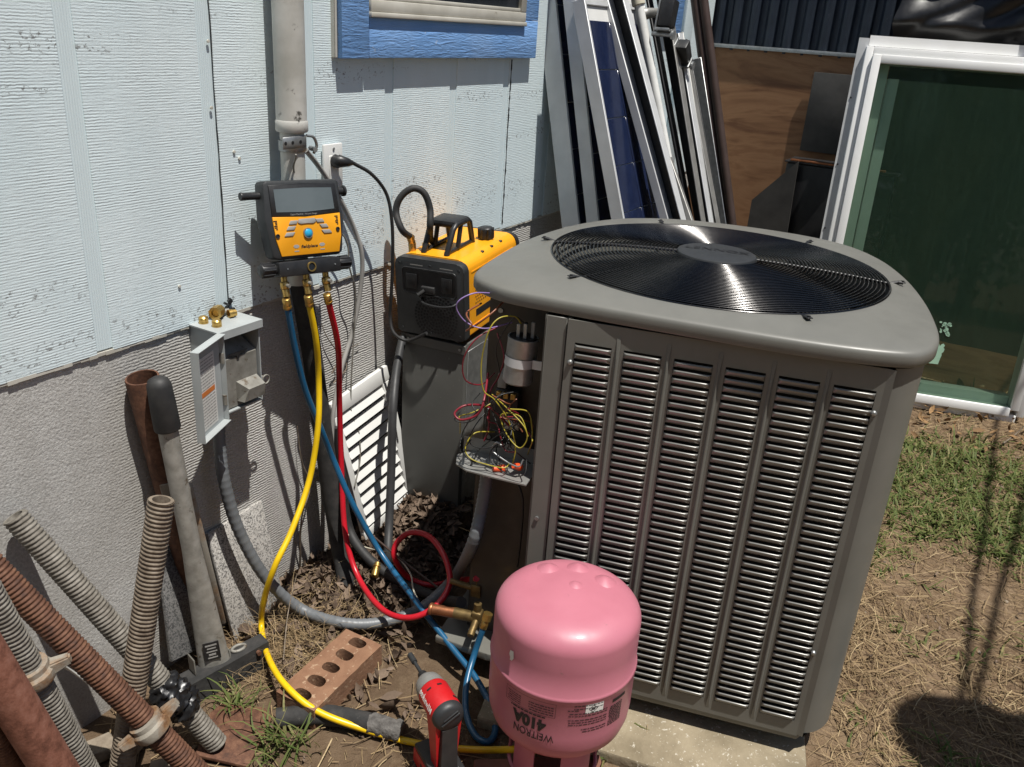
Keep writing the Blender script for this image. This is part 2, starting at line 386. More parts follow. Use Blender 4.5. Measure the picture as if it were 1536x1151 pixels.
M_ZRUST = m_rust('zinc_with_rust', (.10, .05, .025), (.24, .13, .06), (.36, .24, .14), (.30, .275, .23), .58)
M_ZINCROD = m_rust('weathered_zinc', (.09, .078, .062), (.185, .168, .142), (.28, .262, .228))
M_CAPPED = m_rust('grey_brown_rod', (.10, .072, .05), (.195, .155, .115), (.29, .24, .185))
M_SLAB = mat('red_brown_slab', (.22, .095, .062), .85, 0, (.165, .07, .046), 22, None, (160, .4, .0015))
M_CORR = mat('navy_metal_sheet', (.030, .040, .058), .45, .2, (.022, .03, .044), 14, ((.06, .07, .085), 40, .64))
M_TARP = mat('black_plastic_film', (.009, .009, .010), .36, 0, (.013, .013, .014), 20)
M_SLATE = mat('dark_board', (.055, .052, .048), .7, 0, (.035, .033, .031), 12)
M_CELL = mat('solar_cell', (.010, .016, .045), .16, 0, (.014, .022, .06), 30)
M_BROWNP = mat('dark_brown_steel', (.070, .045, .038), .5, .2, (.05, .032, .026), 20, ((.20, .15, .12), 60, .72))
M_RED = mat('red_tool_plastic', (.50, .012, .016), .38, 0, (.45, .012, .014), 20)
M_SCREEN = mat('lcd_screen', (.13, .155, .165), .18, 0, (.10, .122, .13), 9)
M_BTN = mat('grey_button', (.34, .33, .31), .5)
M_BLUEBTN = mat('blue_button', (.03, .36, .62), .25)
M_ORANGE = mat('orange_print', (.62, .19, .04), .55)
M_WINFR = mat('weathered_white_frame', (.58, .56, .50), .5, 0, (.44, .42, .36), 10, ((.25, .22, .17), 22, .66))
M_PIPEPAINT = mat('flaked_pipe_paint', (.60, .59, .55), .55, .1, (.42, .41, .37), 9, ((.085, .08, .07), 24, .62), (90, .3, .0015))
M_DARKGL = mat('dark_window_pane', (.02, .024, .03), .06)
M_WIREY = mat('yellow_wire', (.36, .30, .03), .4); M_WIRER = mat('red_wire', (.20, .010, .022), .4); M_WIREP = mat('purple_wire', (.27, .18, .42), .4)
M_WIREK = mat('black_wire', (.012, .012, .012), .45); M_WIREO = mat('brown_wire', (.22, .07, .03), .4); M_NUT = mat('orange_wire_nut', (.85, .09, .02), .4)
M_COIL = mat('coil_fins', (.035, .035, .036), .5, .4)
M_WGREEN = mat('tempered_sticker_film', (.40, .62, .46), .6)
M_GLASSG = m_glass('green_tinted_glass')
M_GRASS = rnd_mat('grass_blade', [(0, (.045, .09, .016)), (.45, (.095, .15, .035)), (.75, (.18, .205, .065)), (1, (.36, .30, .14))], .6, .3)
M_STRAW = rnd_mat('dry_straw', [(0, (.13, .085, .045)), (.4, (.26, .175, .095)), (.8, (.38, .275, .15)), (1, (.56, .44, .26))], .75, .1)
M_LEAF = rnd_mat('dead_leaf', [(0, (.055, .036, .026)), (.5, (.125, .085, .060)), (.85, (.20, .145, .105)), (1, (.27, .20, .15))], .8)
M_LEAFO = rnd_mat('brown_leaf', [(0, (.12, .065, .03)), (.5, (.24, .145, .07)), (1, (.40, .24, .11))], .8)
# ---------------------------------------------------------------- frames read from four corners
def frame4(TL, TR, BL, BR):
    x = ((TR-TL)+(BR-BL)).normalized(); z = ((TL-BL)+(TR-BR)); z = (z - x*z.dot(x)).normalized(); y = z.cross(x)
    m = Matrix((x, y, z)).transposed()
    return (TL+TR+BL+BR)/4, m.to_euler(), ((TR-TL).length+(BR-BL).length)/2, ((TL-BL).length+(TR-BR).length)/2
AC_U, AC_V = -.10, 2.075
AC_LOC = UV_U*AC_U + UV_V*AC_V; AC_ROT = math.atan2(-.972, .234)
def ac_local(p): p = Vector(p); return (p.dot(UV_U)-AC_U, p.dot(UV_V)-AC_V)
def acw(x, y, z): return AC_LOC + UV_U*x + UV_V*y + Vector((0, 0, z))

# ---------------------------------------------------------------- ground
def gz(x, y):
    z = .010*noise.noise((x*2.3, y*2.3, 0)) + .005*noise.noise((x*9, y*9, 3)) + .0025*noise.noise((x*25, y*25, 8))
    z += .115*math.exp(-((x-1.97)/.20)**2-((y-1.30)/.22)**2)          # leaves blown into the corner
    z += .03*math.exp(-((x-1.55)/.25)**2-((y-1.42)/.15)**2)
    a, b = ac_local((x, y, 0))
    if -.62 < a < .60 and -.60 < b < .60: z = min(z, .012)
    return z
def ground():
    xs = np.concatenate([np.linspace(-40, -1, 14)[:-1], np.linspace(-1, .7, 20)[:-1], np.linspace(.7, 4.6, 200), np.linspace(4.6, 40, 14)[1:]])
    ys = np.concatenate([np.linspace(-40, -2, 14)[:-1], np.linspace(-2, -.9, 18)[:-1], np.linspace(-.9, 1.5, 125), np.linspace(1.5, 40, 12)[1:]])
    V = [(x, y, gz(x, y)) for y in ys for x in xs]; nx = len(xs)
    Fc = [(j*nx+i, j*nx+i+1, (j+1)*nx+i+1, (j+1)*nx+i) for j in range(len(ys)-1) for i in range(nx-1)]
    me = bpy.data.meshes.new('ground'); me.from_pydata(V, [], Fc); me.polygons.foreach_set('use_smooth', [True]*len(Fc)); me.materials.append(M_GND)
    o = bpy.data.objects.new('ground', me); COL.objects.link(o); o['kind'] = 'structure'
ground()

# ---------------------------------------------------------------- the house wall
WALL = 1.494; FACE = 1.4885; X_END = 4.52
house = thing('house', 'pale blue painted house wall with blue window trim above a rough grey foundation', 'house', (1.5, WALL, 0))
obj('foundation', MB().span((-1.6, WALL, -.3), (X_END, 1.75, .856)), M_FND, house)
obj('siding_sheet', MB().span((-1.6, 1.4918, .8585), (X_END, 1.54, 2.7)), M_GRV, house)
starts = [.985+.305*k for k in range(-9, 13)]
for k, s in enumerate(starts):
    a = s+.036; e = min(starts[k+1] if k+1 < len(starts) else X_END, X_END)
    if abs(s-1.29) < .01: a += .002
    if a > X_END-.05: break
    obj('siding_board', MB().span((a, FACE, .852), (e, 1.4932, 2.7), .0015, 1), M_SID, house, smooth=0)
mb = MB(); n = 260
for k in range(n):                                                     # ragged painted lip under the boards
    x = -.4+k*(4.8/n); h = .003+.003*random.random(); d = .0025+.002*random.random()
    mb.span((x, FACE-d+.004, .852-h), (x+4.8/n+.0005*random.random(), 1.4935, .8545))
obj('drip_edge', mb, M_WINFR, house, smooth=0)
for x, z0, z1, w in ((1.3265, .86, 2.6, .0016), (2.555, .87, 1.405, .0042)):
    pts = [(x+.003*noise.noise((z*14, x, 1)), 1.4893, z) for z in np.linspace(z0, z1, 60)]
    obj('open_joint', MB().tube(pts, lambda t: w*(.55+.9*abs(noise.noise((t*37, x, 5)))), 6), M_BLK, house)
mb = MB()
for k in range(9):
    c = WY(338, 462, FACE-.004); c += Vector((random.uniform(-.012, .022), random.uniform(-.004, .002), random.uniform(-.02, .02)))
    mb.box(c, (random.uniform(.004, .012), .006, random.uniform(.004, .014)), Matrix.Rotation(random.random()*3, 3, 'Y').to_quaternion())
obj('cracked_caulk', mb, M_BLK, house, smooth=0)
mb = MB()
for px, py in ((313, 62), (318, 162), (270, 430), (352, 228), (360, 238)): 
    c = WY(px, py, FACE-.003); mb.lathe([(0, -.0005), (.0035, .0), (.0035, .003), (0, .004)], c, (0, 1, 0), 8)
obj('nail', mb, M_WINFR, house)
# window with its trim
tl = WY(512, 60, 1.465).x; tr = WY(553, 60, 1.465).x; tb = WY(512, 88, 1.465).z; te = WY(803, 84, 1.465).x
tt = WY(560, 28, 1.465).z
win = MB().span((tl-.010, 1.4765, tb+.001), (tl-.0005, 1.489, 2.6), .001, 1); obj('window_flange', win, M_WINFR, house)
obj('trim_board', MB().span((tl, 1.462, tb), (tr-.001, 1.489, 2.6), .002), M_TRM, house)
obj('trim_board', MB().span((tr+.001, 1.463, tb+.001), (te, 1.489, tt+.02), .002), M_TRM, house)
obj('trim_board', MB().span((te-.11, 1.4635, tt+.022), (te, 1.489, 2.6), .002), M_TRM, house)
fx0 = WY(557, 20, 1.455).x; fx1 = WY(790, 40, 1.455).x; fz0 = WY(560, 26, 1.455).z
wf = obj('window_frame', MB().span((fx0, 1.4535, fz0), (fx1, 1.488, fz0+.012), .002).span((fx0+.003, 1.457, fz0+.0125), (fx1-.003, 1.488, fz0+.040), .002)
    .span((fx0+.003, 1.457, fz0+.041), (fx0+.036, 1.488, 2.5), .002).span((fx1-.036, 1.457, fz0+.041), (fx1-.003, 1.488, 2.5), .002)
    .span((fx0+.037, 1.459, fz0+.0405), (fx1-.037, 1.488, fz0+.051), .002), M_WINFR, house)
obj('pane', MB().span((fx0+.037, 1.468, fz0+.0515), (fx1-.037, 1.4735, 2.5)), M_DARKGL, wf)
obj('trim_board', MB().span((3.80, 1.464, 1.515), (4.02, 1.489, 2.6), .002), M_TRM, house)
obj('corner_board', MB().span((4.06, 1.4645, .86), (4.17, 1.489, 2.6), .002), M_SID, house)

# ---------------------------------------------------------------- shed behind the yard
shed = thing('shed_wall', 'plywood shed wall with dark corrugated metal sheeting above it', 'shed', (4.56, .2, 0))
pz = WX(1180, 75, 4.56).z
obj('plywood_sheet', MB().span((4.56, .32, -.1), (4.60, 1.7, pz-.012)), M_PLY, shed)
obj('plywood_sheet', MB().span((4.5605, -.90, -.1), (4.60, .317, pz-.012)), M_PLY, shed)
obj('plywood_sheet', MB().span((4.56, -2.6, -.1), (4.60, -.903, pz-.012)), M_PLY, shed)
obj('cap_strip', MB().span((4.545, -2.6, pz-.0115), (4.60, 1.7, pz+.006), .002), M_GALV, shed)
def corr(u, v):
    y = 1.7-u*4.3; return (4.575+.016*math.tanh(2.2*math.sin(y*2*PI/.088)), y, pz-.02+v*1.1)
obj('corrugated_sheet', MB().grid(corr, 520, 2), M_CORR, shed)
a = WX(1222, 108, 4.545); b = WX(1285, 236, 4.545)
tag(obj('sheet_metal_offcut', MB().span((4.538, b.y-.05, b.z), (4.548, a.y, a.z), .001), M_SLATE), 'plain dull grey sheet fixed flat on the plywood shed wall', 'sheet metal')
c0 = WX(1130, 245, 4.35); c1 = WX(1245, 330, 4.35)
t = thing('storage_box', 'black storage box with a copper strip on its lid in front of the plywood', 'box', (4.40, (c0.y+c1.y)/2-.05, 0))
zt = WX(1195, 240, 4.36).z; yl = WX(1180, 240, 4.33).y
obj('box_body', MB().span((4.33, c1.y-.25, 0), (4.50, yl, zt-.012), .012), M_TARP, t)
obj('lid', MB().span((4.32, c1.y-.26, zt-.0115), (4.51, yl+.006, zt-.002), .004), M_BLK, t)
obj('edge_strip', MB().span((4.318, c1.y-.2, zt-.0015), (4.345, yl-.02, zt+.006), .001), M_COPPER, t)
P0, P1, P2 = WX(1128, 300, 4.30), WX(1198, 242, 4.30), WX(1190, 340, 4.30)
tag(obj('slate_sheet', MB().prism([(P0.y, 0), (P0.y, P0.z), (P1.y, P1.z), (P1.y-.03, 0)], 4.296, 4.306, Matrix(((0, 0, 1, 0), (1, 0, 0, 0), (0, 1, 0, 0), (0, 0, 0, 1)))), M_SLATE),
    'dark grey board with a slanted top leaning in front of the plywood', 'board')

# ---------------------------------------------------------------- black film hung behind the white frame
def tarp(u, v):
    y = .60-u*1.9; z = .25+v*2.05
    x = 4.40 + .03*noise.noise((y*3, z*1.2, 2)) + .012*noise.noise((y*7, z*3, 7)) + .012*math.sin(y*9+2*noise.noise((y*2, z*2, 1)))
    if z > 1.50:
        k = min(1, (z-1.50)/.12); x -= k*(.10+.10*noise.noise((y*3, z*3, 9))+.09*abs(noise.noise((y*5+z*4, z*5, 4))))
        y += .04*k*noise.noise((z*6, 2, 1))
    return (x, y, z)
tag(obj('black_film', MB().grid(tarp, 150, 150), M_TARP, smooth=60), 'crumpled black plastic film hanging above and behind the white window frame', 'tarp')

# ---------------------------------------------------------------- white window leaning at the back
B0 = G(1186, 584); B1 = G(1545, 641); wd = (B1-B0); wlen = wd.length; wd.normalize()
wt = thing('window_sash', 'large white window with green tinted glass leaning at the back of the yard', 'window', B0, (-math.atan2(.162, 1.554), 0, math.atan2(wd.y, wd.x)))
HH = 1.562; WW = wlen
def fr(n, lo, hi, m, bev=.003): return obj(n, MB().span(lo, hi, bev), m, wt, world=False)
fr('nailing_flange', (0, .030, 0), (.042, .034, HH), M_ALU, 0); fr('nailing_flange', (.043, .0302, HH-.03), (WW, .034, HH+.012), M_WHITEF, 0)
for k, (o0, w, y0) in enumerate(((.034, .030, .004), (.0645, .034, -.012))):
    x0 = o0; x1 = o0+w
    fr('stile', (x0, y0, o0), (x1, .09, HH-o0), M_WHITEF); fr('stile', (WW-x1, y0, o0), (WW-x0, .09, HH-o0), M_WHITEF)
    fr('rail', (x1+.0005, y0+.0005, HH-x1), (WW-x1-.0005, .09, HH-x0), M_WHITEF)
    fr('rail', (x1+.0005, y0+.0005, max(0.0, x0-.03)), (WW-x1-.0005, .09, x1-.025), M_WHITEF)
gx0, gx1, gb, gt = .099, WW-.099, .074, HH-.099
obj('glass_pane', MB().raw([(gx0, .006, gb), (gx1, .006, gb), (gx1, .006, gt), (gx0, .006, gt)], [(0, 1, 2, 3)]), M_GLASSG, wt, world=False)
for a_, b_ in (((gx0, .05, gb), (gx0+.045, .12, gt)), ((gx0+.055, .085, gb), (gx0+.10, .125, gt-.05)), ((gx0+.06, .05, gb), (gx1, .12, gb+.04))):
    obj('inner_jamb', MB().span(a_, b_, .002), M_WHITEF, wt, world=False)
mb = MB()
for k in range(5): mb.cyl((.012, .029, .2+k*.28), (.012, .026, .2+k*.28), .004, 8)
obj('screw', mb, M_BLK, wt, world=False)
im = root_m(wt).inverted(); s0 = im @ WX(1405, 545, 4.06)
mb = MB(); out = []
for k in range(26):
    t_ = k/25; 
    out.append((-.07+.11*(1 if .0 < t_ < 1 else 1)+ .0, t_))
poly = [(-.10, 0), (.0, .003), (.003, .03), (.006, .045), (.004, .055), (.010, .062), (.012, .075), (.006, .082), (.010, .092), (.002, .10), (-.006, .094), (-.010, .086), (-.016, .098), (-.026, .110), (-.034, .128), (-.046, .15), (-.06, .17), (-.10, .19)]
mb.prism([(s0.x+.02+x, s0.z-.02+z) for x, z in poly], .0035, .0045, Matrix(((1, 0, 0, 0), (0, 0, 1, 0), (0, 1, 0, 0), (0, 0, 0, 1))))
for k in range(22):
    cx, cz = s0.x+.02+random.uniform(-.03, .016), s0.z+.125+random.uniform(-.01, .055); r = random.uniform(.003, .010)
    mb.prism([(cx+r*math.cos(a)*random.uniform(.6, 1.1), cz+r*math.sin(a)*random.uniform(.6, 1.1)) for a in np.linspace(0, 2*PI, 9)[:-1]], .0035, .0045, Matrix(((1, 0, 0, 0), (0, 0, 1, 0), (0, 1, 0, 0), (0, 0, 0, 1))))
obj('torn_sticker', mb, M_WGREEN, wt, world=False, smooth=0)

# ---------------------------------------------------------------- long things leaning against the house behind the condenser
def lean(pt, pb, X, ext=.25):
    """axis in the plane x = X through two sight lines, carried down to the ground and up past the frame"""
    T = WX(*pt, X); B = WX(*pb, X); d = (T-B).normalized()
    return B - d*((B.z-.01)/d.z), T + d*ext
def beam(mb, p, q, w, t):
    """w along the wall (x), t across"""
    z = (q-p).normalized(); x = Vector((1, 0, 0)); y = z.cross(x).normalized()
    m = Matrix((x, y, z)).transposed(); mb.box((p+q)/2, (w, t, (q-p).length), m.to_quaternion(), .0015, 1)
def solar(label, L0, L1, R0, R1, X, w, ext, top=None):
    p0, q0 = lean(L0, L1, X, ext); p1, q1 = lean(R0, R1, X, ext)
    t = (q0.y-q1.y)*.5+(p0.y-p1.y)*.5; p = (p0+p1)/2; q = (q0+q1)/2; z = (q-p).normalized(); y = z.cross(Vector((1, 0, 0))).normalized()   # y: away from glass
    th = abs(t)*z.z
    r = thing('solar_panel', label, 'solar panel', p, (0, 0, 0), 'solar panels leaning on the house wall')
    sg = 1 if y.y > 0 else -1; nrm = y*sg                              # towards the wall
    L = (q-p).length
    def B(n, x0, x1, a0, a1, l0, l1, m):
        c = p + Vector((1, 0, 0))*(x0+x1)/2 + nrm*(a0+a1)/2 + z*(l0+l1)/2
        mm = Matrix((Vector((1, 0, 0)), z.cross(Vector((1, 0, 0))), z)).transposed()
        return obj(n, MB().box(c, (x1-x0, a1-a0, l1-l0), mm.to_quaternion(), .0012, 1), m, r)
    h = th/2
    B('frame_side', 0, .012, -h, h, 0, L, M_ALU); B('frame_side', w-.012, w, -h, h, 0, L, M_ALU)
    B('frame_end', .0125, w-.0125, -h, h, 0, .02, M_ALU); B('frame_end', .0125, w-.0125, -h, h, L-.02, L, M_ALU)
    B('back_sheet', .013, w-.013, -h+.008, h-.004, .021, L-.021, M_WHITE)
    for k in range(int((L-.03)/.158)):
        for j in range(int((w-.03)/.158)):
            B('cell', .016+j*.158, .016+j*.158+.154, -h+.0035, -h+.0078, .025+k*.158, .025+k*.158+.1555, M_CELL)
    return r
solar('solar panel with a wide pale frame edge, nearest the blue window trim', (800, 0), (843, 338), (838, 0), (868, 335), 2.78, .50, .30)
solar('solar panel standing between the other two, with its frame edge half covered', (840, 0), (880, 338), (868, 0), (898, 336), 2.76, .50, .20)
solar('solar panel with dark blue cells and a white top rail beside the black channel', (853, 2), (917, 335), (881, 2), (937, 335), 2.72, .52, .005)
def channel(label, cat, name, a0, a1, b0, b1, X, ext, mats, lip=.012, wx=.05, group=None):
    p0, q0 = lean(a0, a1, X, ext); p1, q1 = lean(b0, b1, X, ext)
    r = thing(name, label, cat, (p0+p1)/2, (0, 0, 0), group)
    t = (p0.y-p1.y)
    off = Vector((0, 1, 0))
    mid = (p0+p1)/2; mq = (q0+q1)/2
    mb = MB(); beam(mb, mid+Vector((wx, 0, 0)), mq+Vector((wx, 0, 0)), .004, abs(t)); obj('web', mb, mats[1], r)
    mb = MB(); beam(mb, p0+Vector((wx/2, -lip/2, 0)), q0+Vector((wx/2, -lip/2, 0)), wx-.004, lip); obj('flange', mb, mats[0], r)
    mb = MB(); beam(mb, p1+Vector((wx/2, .003, 0)), q1+Vector((wx/2, .003, 0)), wx-.004, .005); obj('flange', mb, mats[2] if len(mats) > 2 else mats[0], r)
    return r
channel('long open steel channel with a pale left flange and a dark web', 'channel', 'steel_channel', (899, 0), (990, 330), (935, 0), (1022, 330), 2.9, .3, (M_ALU, M_BLK), .030)
p, q = lean((943, 40), (990, 262), 3.0, .06); mb = MB(); beam(mb, p, q, .03, .022)
tag(obj('steel_angle', mb, M_GALV), 'slim pale steel angle just left of the white pvc pipe', 'steel bar')
p, q = lean((959, 12), (1003, 247), 3.0, .02); r = thing('pvc_pipe', 'white pvc pipe with a cream coupling at its top, leaning among dark channels', 'pipe', p)
obj('tube', MB().cyl(p, q, .0165, 16), M_PVC, r); obj('coupling', MB().cyl(q-(q-p).normalized()*.012, q+(q-p).normalized()*.10, .023, 16, bev=.002), M_CREAM, r)
p, q = lean((996, 240), (1028, 332), 2.96, .0); r = thing('bolted_bar', 'short grey steel bar with a bolt head below the white pvc pipe', 'steel bar', p)
mb = MB(); beam(mb, p, q, .02, .055); obj('bar', mb, M_STEEL, r)
c = p+(q-p)*.93+Vector((-.012, -.0, 0)); obj('bolt', MB().cyl(c, c+Vector((-.008, 0, 0)), .008, 6), M_BLK, r)
channel('black steel channel directly right of the white pvc pipe', 'channel', 'steel_channel', (968, 0), (1030, 330), (1000, 0), (1052, 330), 3.12, .3, (M_BLK, M_BLK, M_STEEL), .01)
channel('grey steel channel with small holes, right of the black one', 'channel', 'steel_channel', (1000, 50), (1047, 333), (1018, 50), (1064, 333), 3.2, .0, (M_STEEL, M_STEEL, M_ALU), .012)
channel('dark grey upright rail beneath the lower clamp bracket', 'rail', 'steel_rail', (1012, 60), (1062, 330), (1024, 60), (1074, 330), 3.3, .0, (M_ALU, M_BLK, M_STEEL), .010)
p, q = lean((1036, 90), (1074, 338), 3.4, .0); mb = MB(); beam(mb, p, q, .004, .085)
tag(obj('galvanised_strip', mb, M_GALV), 'wide mottled galvanised strip left of the dark brown posts', 'metal strip')
for a_, b_, lab in (((1043, 0), (1086, 337), 'dark brown round post, the left one of the leaning pair'), ((1055, 0), (1098, 337), 'dark brown round post, the right one beside the plywood')):
    p, q = lean(a_, b_, 3.5, .3); tag(obj('brown_post', MB().cyl(p, q, .019, 14), M_BROWNP), lab, 'post', 'dark brown leaning posts')
def bracket(label, px, py, X, rot, s):
    c = WX(px, py, X); r = thing('clamp_bracket', label, 'bracket', c - Vector((0, 0, s*.8)), (0, rot, 0))
    obj('block', MB().box((0, 0, s*.8), (s*.9, s*.8, s*1.5), None, .004), M_BLK, r, world=False)
    obj('plate', MB().span((-s*.5, s*.42, -.01), (s*.5, s*.5, s*1.7), .001).span((-s*.5, -s*.4, -.012), (s*.5, s*.5, -.004), .001), M_GALV, r, world=False)
    obj('bolt', MB().cyl((-.0, -s*.45, -.02), (0, s*.75, -.02), .008, 8).cyl((0, -s*.45, -.02), (0, -s*.6, -.02), .016, 6), M_GALV, r, world=False)
bracket('black clamp block with a steel plate beside the top of the pvc pipe', 1001, 20, 3.02, .2, .06)
bracket('tilted clamp block with a wing bolt against the brown posts', 1030, 74, 3.2, -.7, .05)
tag(obj('steel_strut', MB().tube(spline([WX(962, 22, 3.05), WX(975, 20, 3.06), WX(992, 18, 3.05)], 4), lambda t: .024-.012*t, 10), M_STEEL), 'short tapered steel strut reaching from the pvc pipe to the clamp', 'strut')
# ---------------------------------------------------------------- the condenser
ac = thing('condenser_unit', 'large grey outdoor air conditioning condenser with louvred sides and round fan guard', 'air conditioner', AC_LOC, (0, 0, AC_ROT))
A = lambda n, mb, m, p=None, **k: obj(n, mb, m, p or ac, world=False, **k)
def rsq(h, hy, r, bulge, n=16):
    pts = []
    for cx, cy, a0 in ((h-r, hy-r, 0), (-h+r, hy-r, 90), (-h+r, -hy+r, 180), (h-r, -hy+r, 270)):
        for k in range(n+1):
            a = math.radians(a0+90*k/n); pts.append([cx+r*math.cos(a), cy+r*math.sin(a)])
    out = []
    for i, p in enumerate(pts):
        out.append(p); q = pts[(i+1) % len(pts)]
        d = math.hypot(p[0]-q[0], p[1]-q[1])
        if d > .2:
            for k in range(1, 9):
                t = k/9; x = p[0]+(q[0]-p[0])*t; y = p[1]+(q[1]-p[1])*t; nb = bulge*4*t*(1-t); l = math.hypot(x, y)
                if abs(p[0]-q[0]) < 1e-6: x += nb*(1 if x > 0 else -1)
                else: y += nb*(1 if y > 0 else -1)
                out.append([x, y])
    return out
_op = [(-.452, -.395), (-.372, -.440), (-.235, -.458), (-.034, -.474), (.215, -.486), (.375, -.470), (.437, -.432), (.470, -.350), (.481, -.22), (.480, -.05), (.462, .13), (.42, .30), (.345, .425), (.22, .490), (.03, .515), (-.15, .490), (-.29, .40), (-.385, .25), (-.445, .06), (-.468, -.10), (-.476, -.24), (-.474, -.345)]
lid_o = [(p.x, p.y) for p in spline([(x, y, 0) for x, y in _op+_op[:1]], 5)][:-1]; N = len(lid_o)
ang = [math.atan2(y, x) for x, y in lid_o]
GC = (.018, -.030); GR = .394
def lerp(a, b, t): return a+(b-a)*t
mb = MB(); rings = []
def ring(fn): rings.append([mb.b.verts.new(fn(i)) for i in range(N)])
def off(i, s, z): x, y = lid_o[i]; return (x*s, y*s+.0, z)
def inn(i, r, z): return (GC[0]+r*math.cos(ang[i]), GC[1]+r*math.sin(ang[i]), z)
def bl(i, t, z0, z1, r):
    a = Vector(off(i, .975, 0)); b = Vector(inn(i, r, 0)); c = a.lerp(b, t); c.z = lerp(z0, z1, t); return c
ring(lambda i: off(i, .965, .983)); ring(lambda i: off(i, .996, .982)); ring(lambda i: off(i, 1.0, .985)); ring(lambda i: off(i, 1.0, 1.002)); ring(lambda i: off(i, .997, 1.008)); ring(lambda i: off(i, .989, 1.012)); ring(lambda i: off(i, .975, 1.0145))
for t in (.25, .5, .75, .93): ring(lambda i, t=t: bl(i, t, 1.0145, 1.0285, GR+.004))
ring(lambda i: inn(i, GR+.001, 1.0285)); ring(lambda i: inn(i, GR-.004, 1.0275)); ring(lambda i: inn(i, GR-.008, 1.018)); ring(lambda i: inn(i, GR-.018, .985)); ring(lambda i: inn(i, GR-.02, .93))
for a_, b_ in zip(rings, rings[1:]):
    for i in range(N): mb.b.faces.new((a_[i], a_[(i+1) % N], b_[(i+1) % N], b_[i]))
lid = A('lid', mb, M_AC, smooth=50)
# fan guard: wire rings, spokes, hub
gz_ = lambda r: 1.028+.020*(1-(r/GR)**2)
guard = A('fan_guard', MB().tube([inn_ for inn_ in [(GC[0]+.388*math.cos(a), GC[1]+.388*math.sin(a), 1.0275) for a in np.linspace(0, 2*PI, 97)[:-1]]], .0030, 6, True), M_GUARD)
nr = 32
for k in range(nr):
    r = .102+k*(.284/nr); A('guard_ring', MB().tube([(GC[0]+r*math.cos(a), GC[1]+r*math.sin(a), gz_(r)) for a in np.linspace(0, 2*PI, 85)[:-1]], .0021, 6, True), M_GUARD, guard)
ends = [(-.38, -.033), (-.22, -.298), (.184, -.324), (.426, -.005), (.242, .326), (-.164, .35)]
for ex, ey in ends:
    a = math.atan2(ey-GC[1], ex-GC[0]); d = Vector((math.cos(a), math.sin(a), 0)); s_ = Vector((-d.y, d.x, 0)); o_ = Vector((GC[0], GC[1], 0))
    pts = [o_+d*r+Vector((0, 0, gz_(r)-.0042)) for r in np.linspace(.09, .390, 12)] + [o_+d*.412+Vector((0, 0, 1.0305)), o_+d*.42+Vector((0, 0, 1.0300))]
    sp = A('spoke', MB().tube(pts, .0042, 6), M_BLK, guard)
    A('spoke', MB().tube([p+s_*.008 for p in pts[:-2]], .0020, 5), M_GUARD, guard)
    A('foot', MB().box(o_+d*.416+Vector((0, 0, 1.0315)), (.017, .012, .0022), Matrix.Rotation(a, 3, 'Z').to_quaternion(), .0008).cyl(o_+d*.418+Vector((0, 0, 1.032)), o_+d*.418+Vector((0, 0, 1.0350)), .0038, 6), M_BLK, guard)
hub = A('hub', MB().lathe([(0, 1.026), (.088, 1.026), (.094, 1.032), (.0945, 1.043), (.091, 1.0495), (.085, 1.0515), (0, 1.053)], (GC[0], GC[1], 0), (0, 0, 1), 64), M_GREYP, guard)
v, f = text_mesh('LENNOX', .034, .0004, sp=1.05); mb = MB(); mb.raw([(GC[0]+p.x*1.05, GC[1]+p.y+.012, 1.0537) for p in v], f); A('raised_lettering', mb, M_BLK, guard, smooth=0)
# fan and motor under the guard
fan = A('fan', MB().cyl((GC[0], GC[1], .93), (GC[0], GC[1], 1.0), .085, 24, bev=.01), M_BLK)
for k in range(3):
    a0 = k*2*PI/3+.4
    def blade(u, v_, a0=a0):
        r = .08+.275*v_; a = a0+(u-.5)*1.5*(1-.15*v_); return (GC[0]+r*math.cos(a), GC[1]+r*math.sin(a), .93+.07*(u-.5))
    A('blade', MB().grid(blade, 10, 8), M_DARKIN, fan)
A('fan_shroud', MB().lathe([(.3725, .93), (.37, .80), (.37, .70), (.0, .69)], (GC[0], GC[1], 0), (0, 0, 1), 64), M_DARKIN)
# body
YF = -.462; ZB, ZT = .088, .976; XL, XR = -.232, .377
arc = [(.440-.085+.085*math.sin(t)*1.0, YF+.006+.105-.105*math.cos(t)) for t in np.linspace(.0, PI/2, 14)]
rp = [(XR+.003, YF+.004), (XR+.012, YF+.001)] + [(x+.012, y) for x, y in arc] + [(.452, -.20), (.452, .30), (.432, .39)]
inner = []
for i, (x, y) in enumerate(rp):
    p, q = rp[max(i-1, 0)], rp[min(i+1, len(rp)-1)]; dx, dy = q[0]-p[0], q[1]-p[1]; l = math.hypot(dx, dy); inner.append((x-dy/l*.004, y+dx/l*.004))
inner = inner[::-1]
A('corner_panel', MB().prism(rp+inner, ZB+.004, ZT), M_AC, smooth=50)
shell = [(.425, .392), (.36, .45), (-.30, .46), (-.40, .43), (-.44, .36), (-.443, -.30), (-.438, -.305), (-.434, -.30), (-.43, .35), (-.39, .42), (-.30, .45), (.36, .44), (.418, .385)]
A('side_shell', MB().prism(shell, ZB+.004, ZT), M_AC)
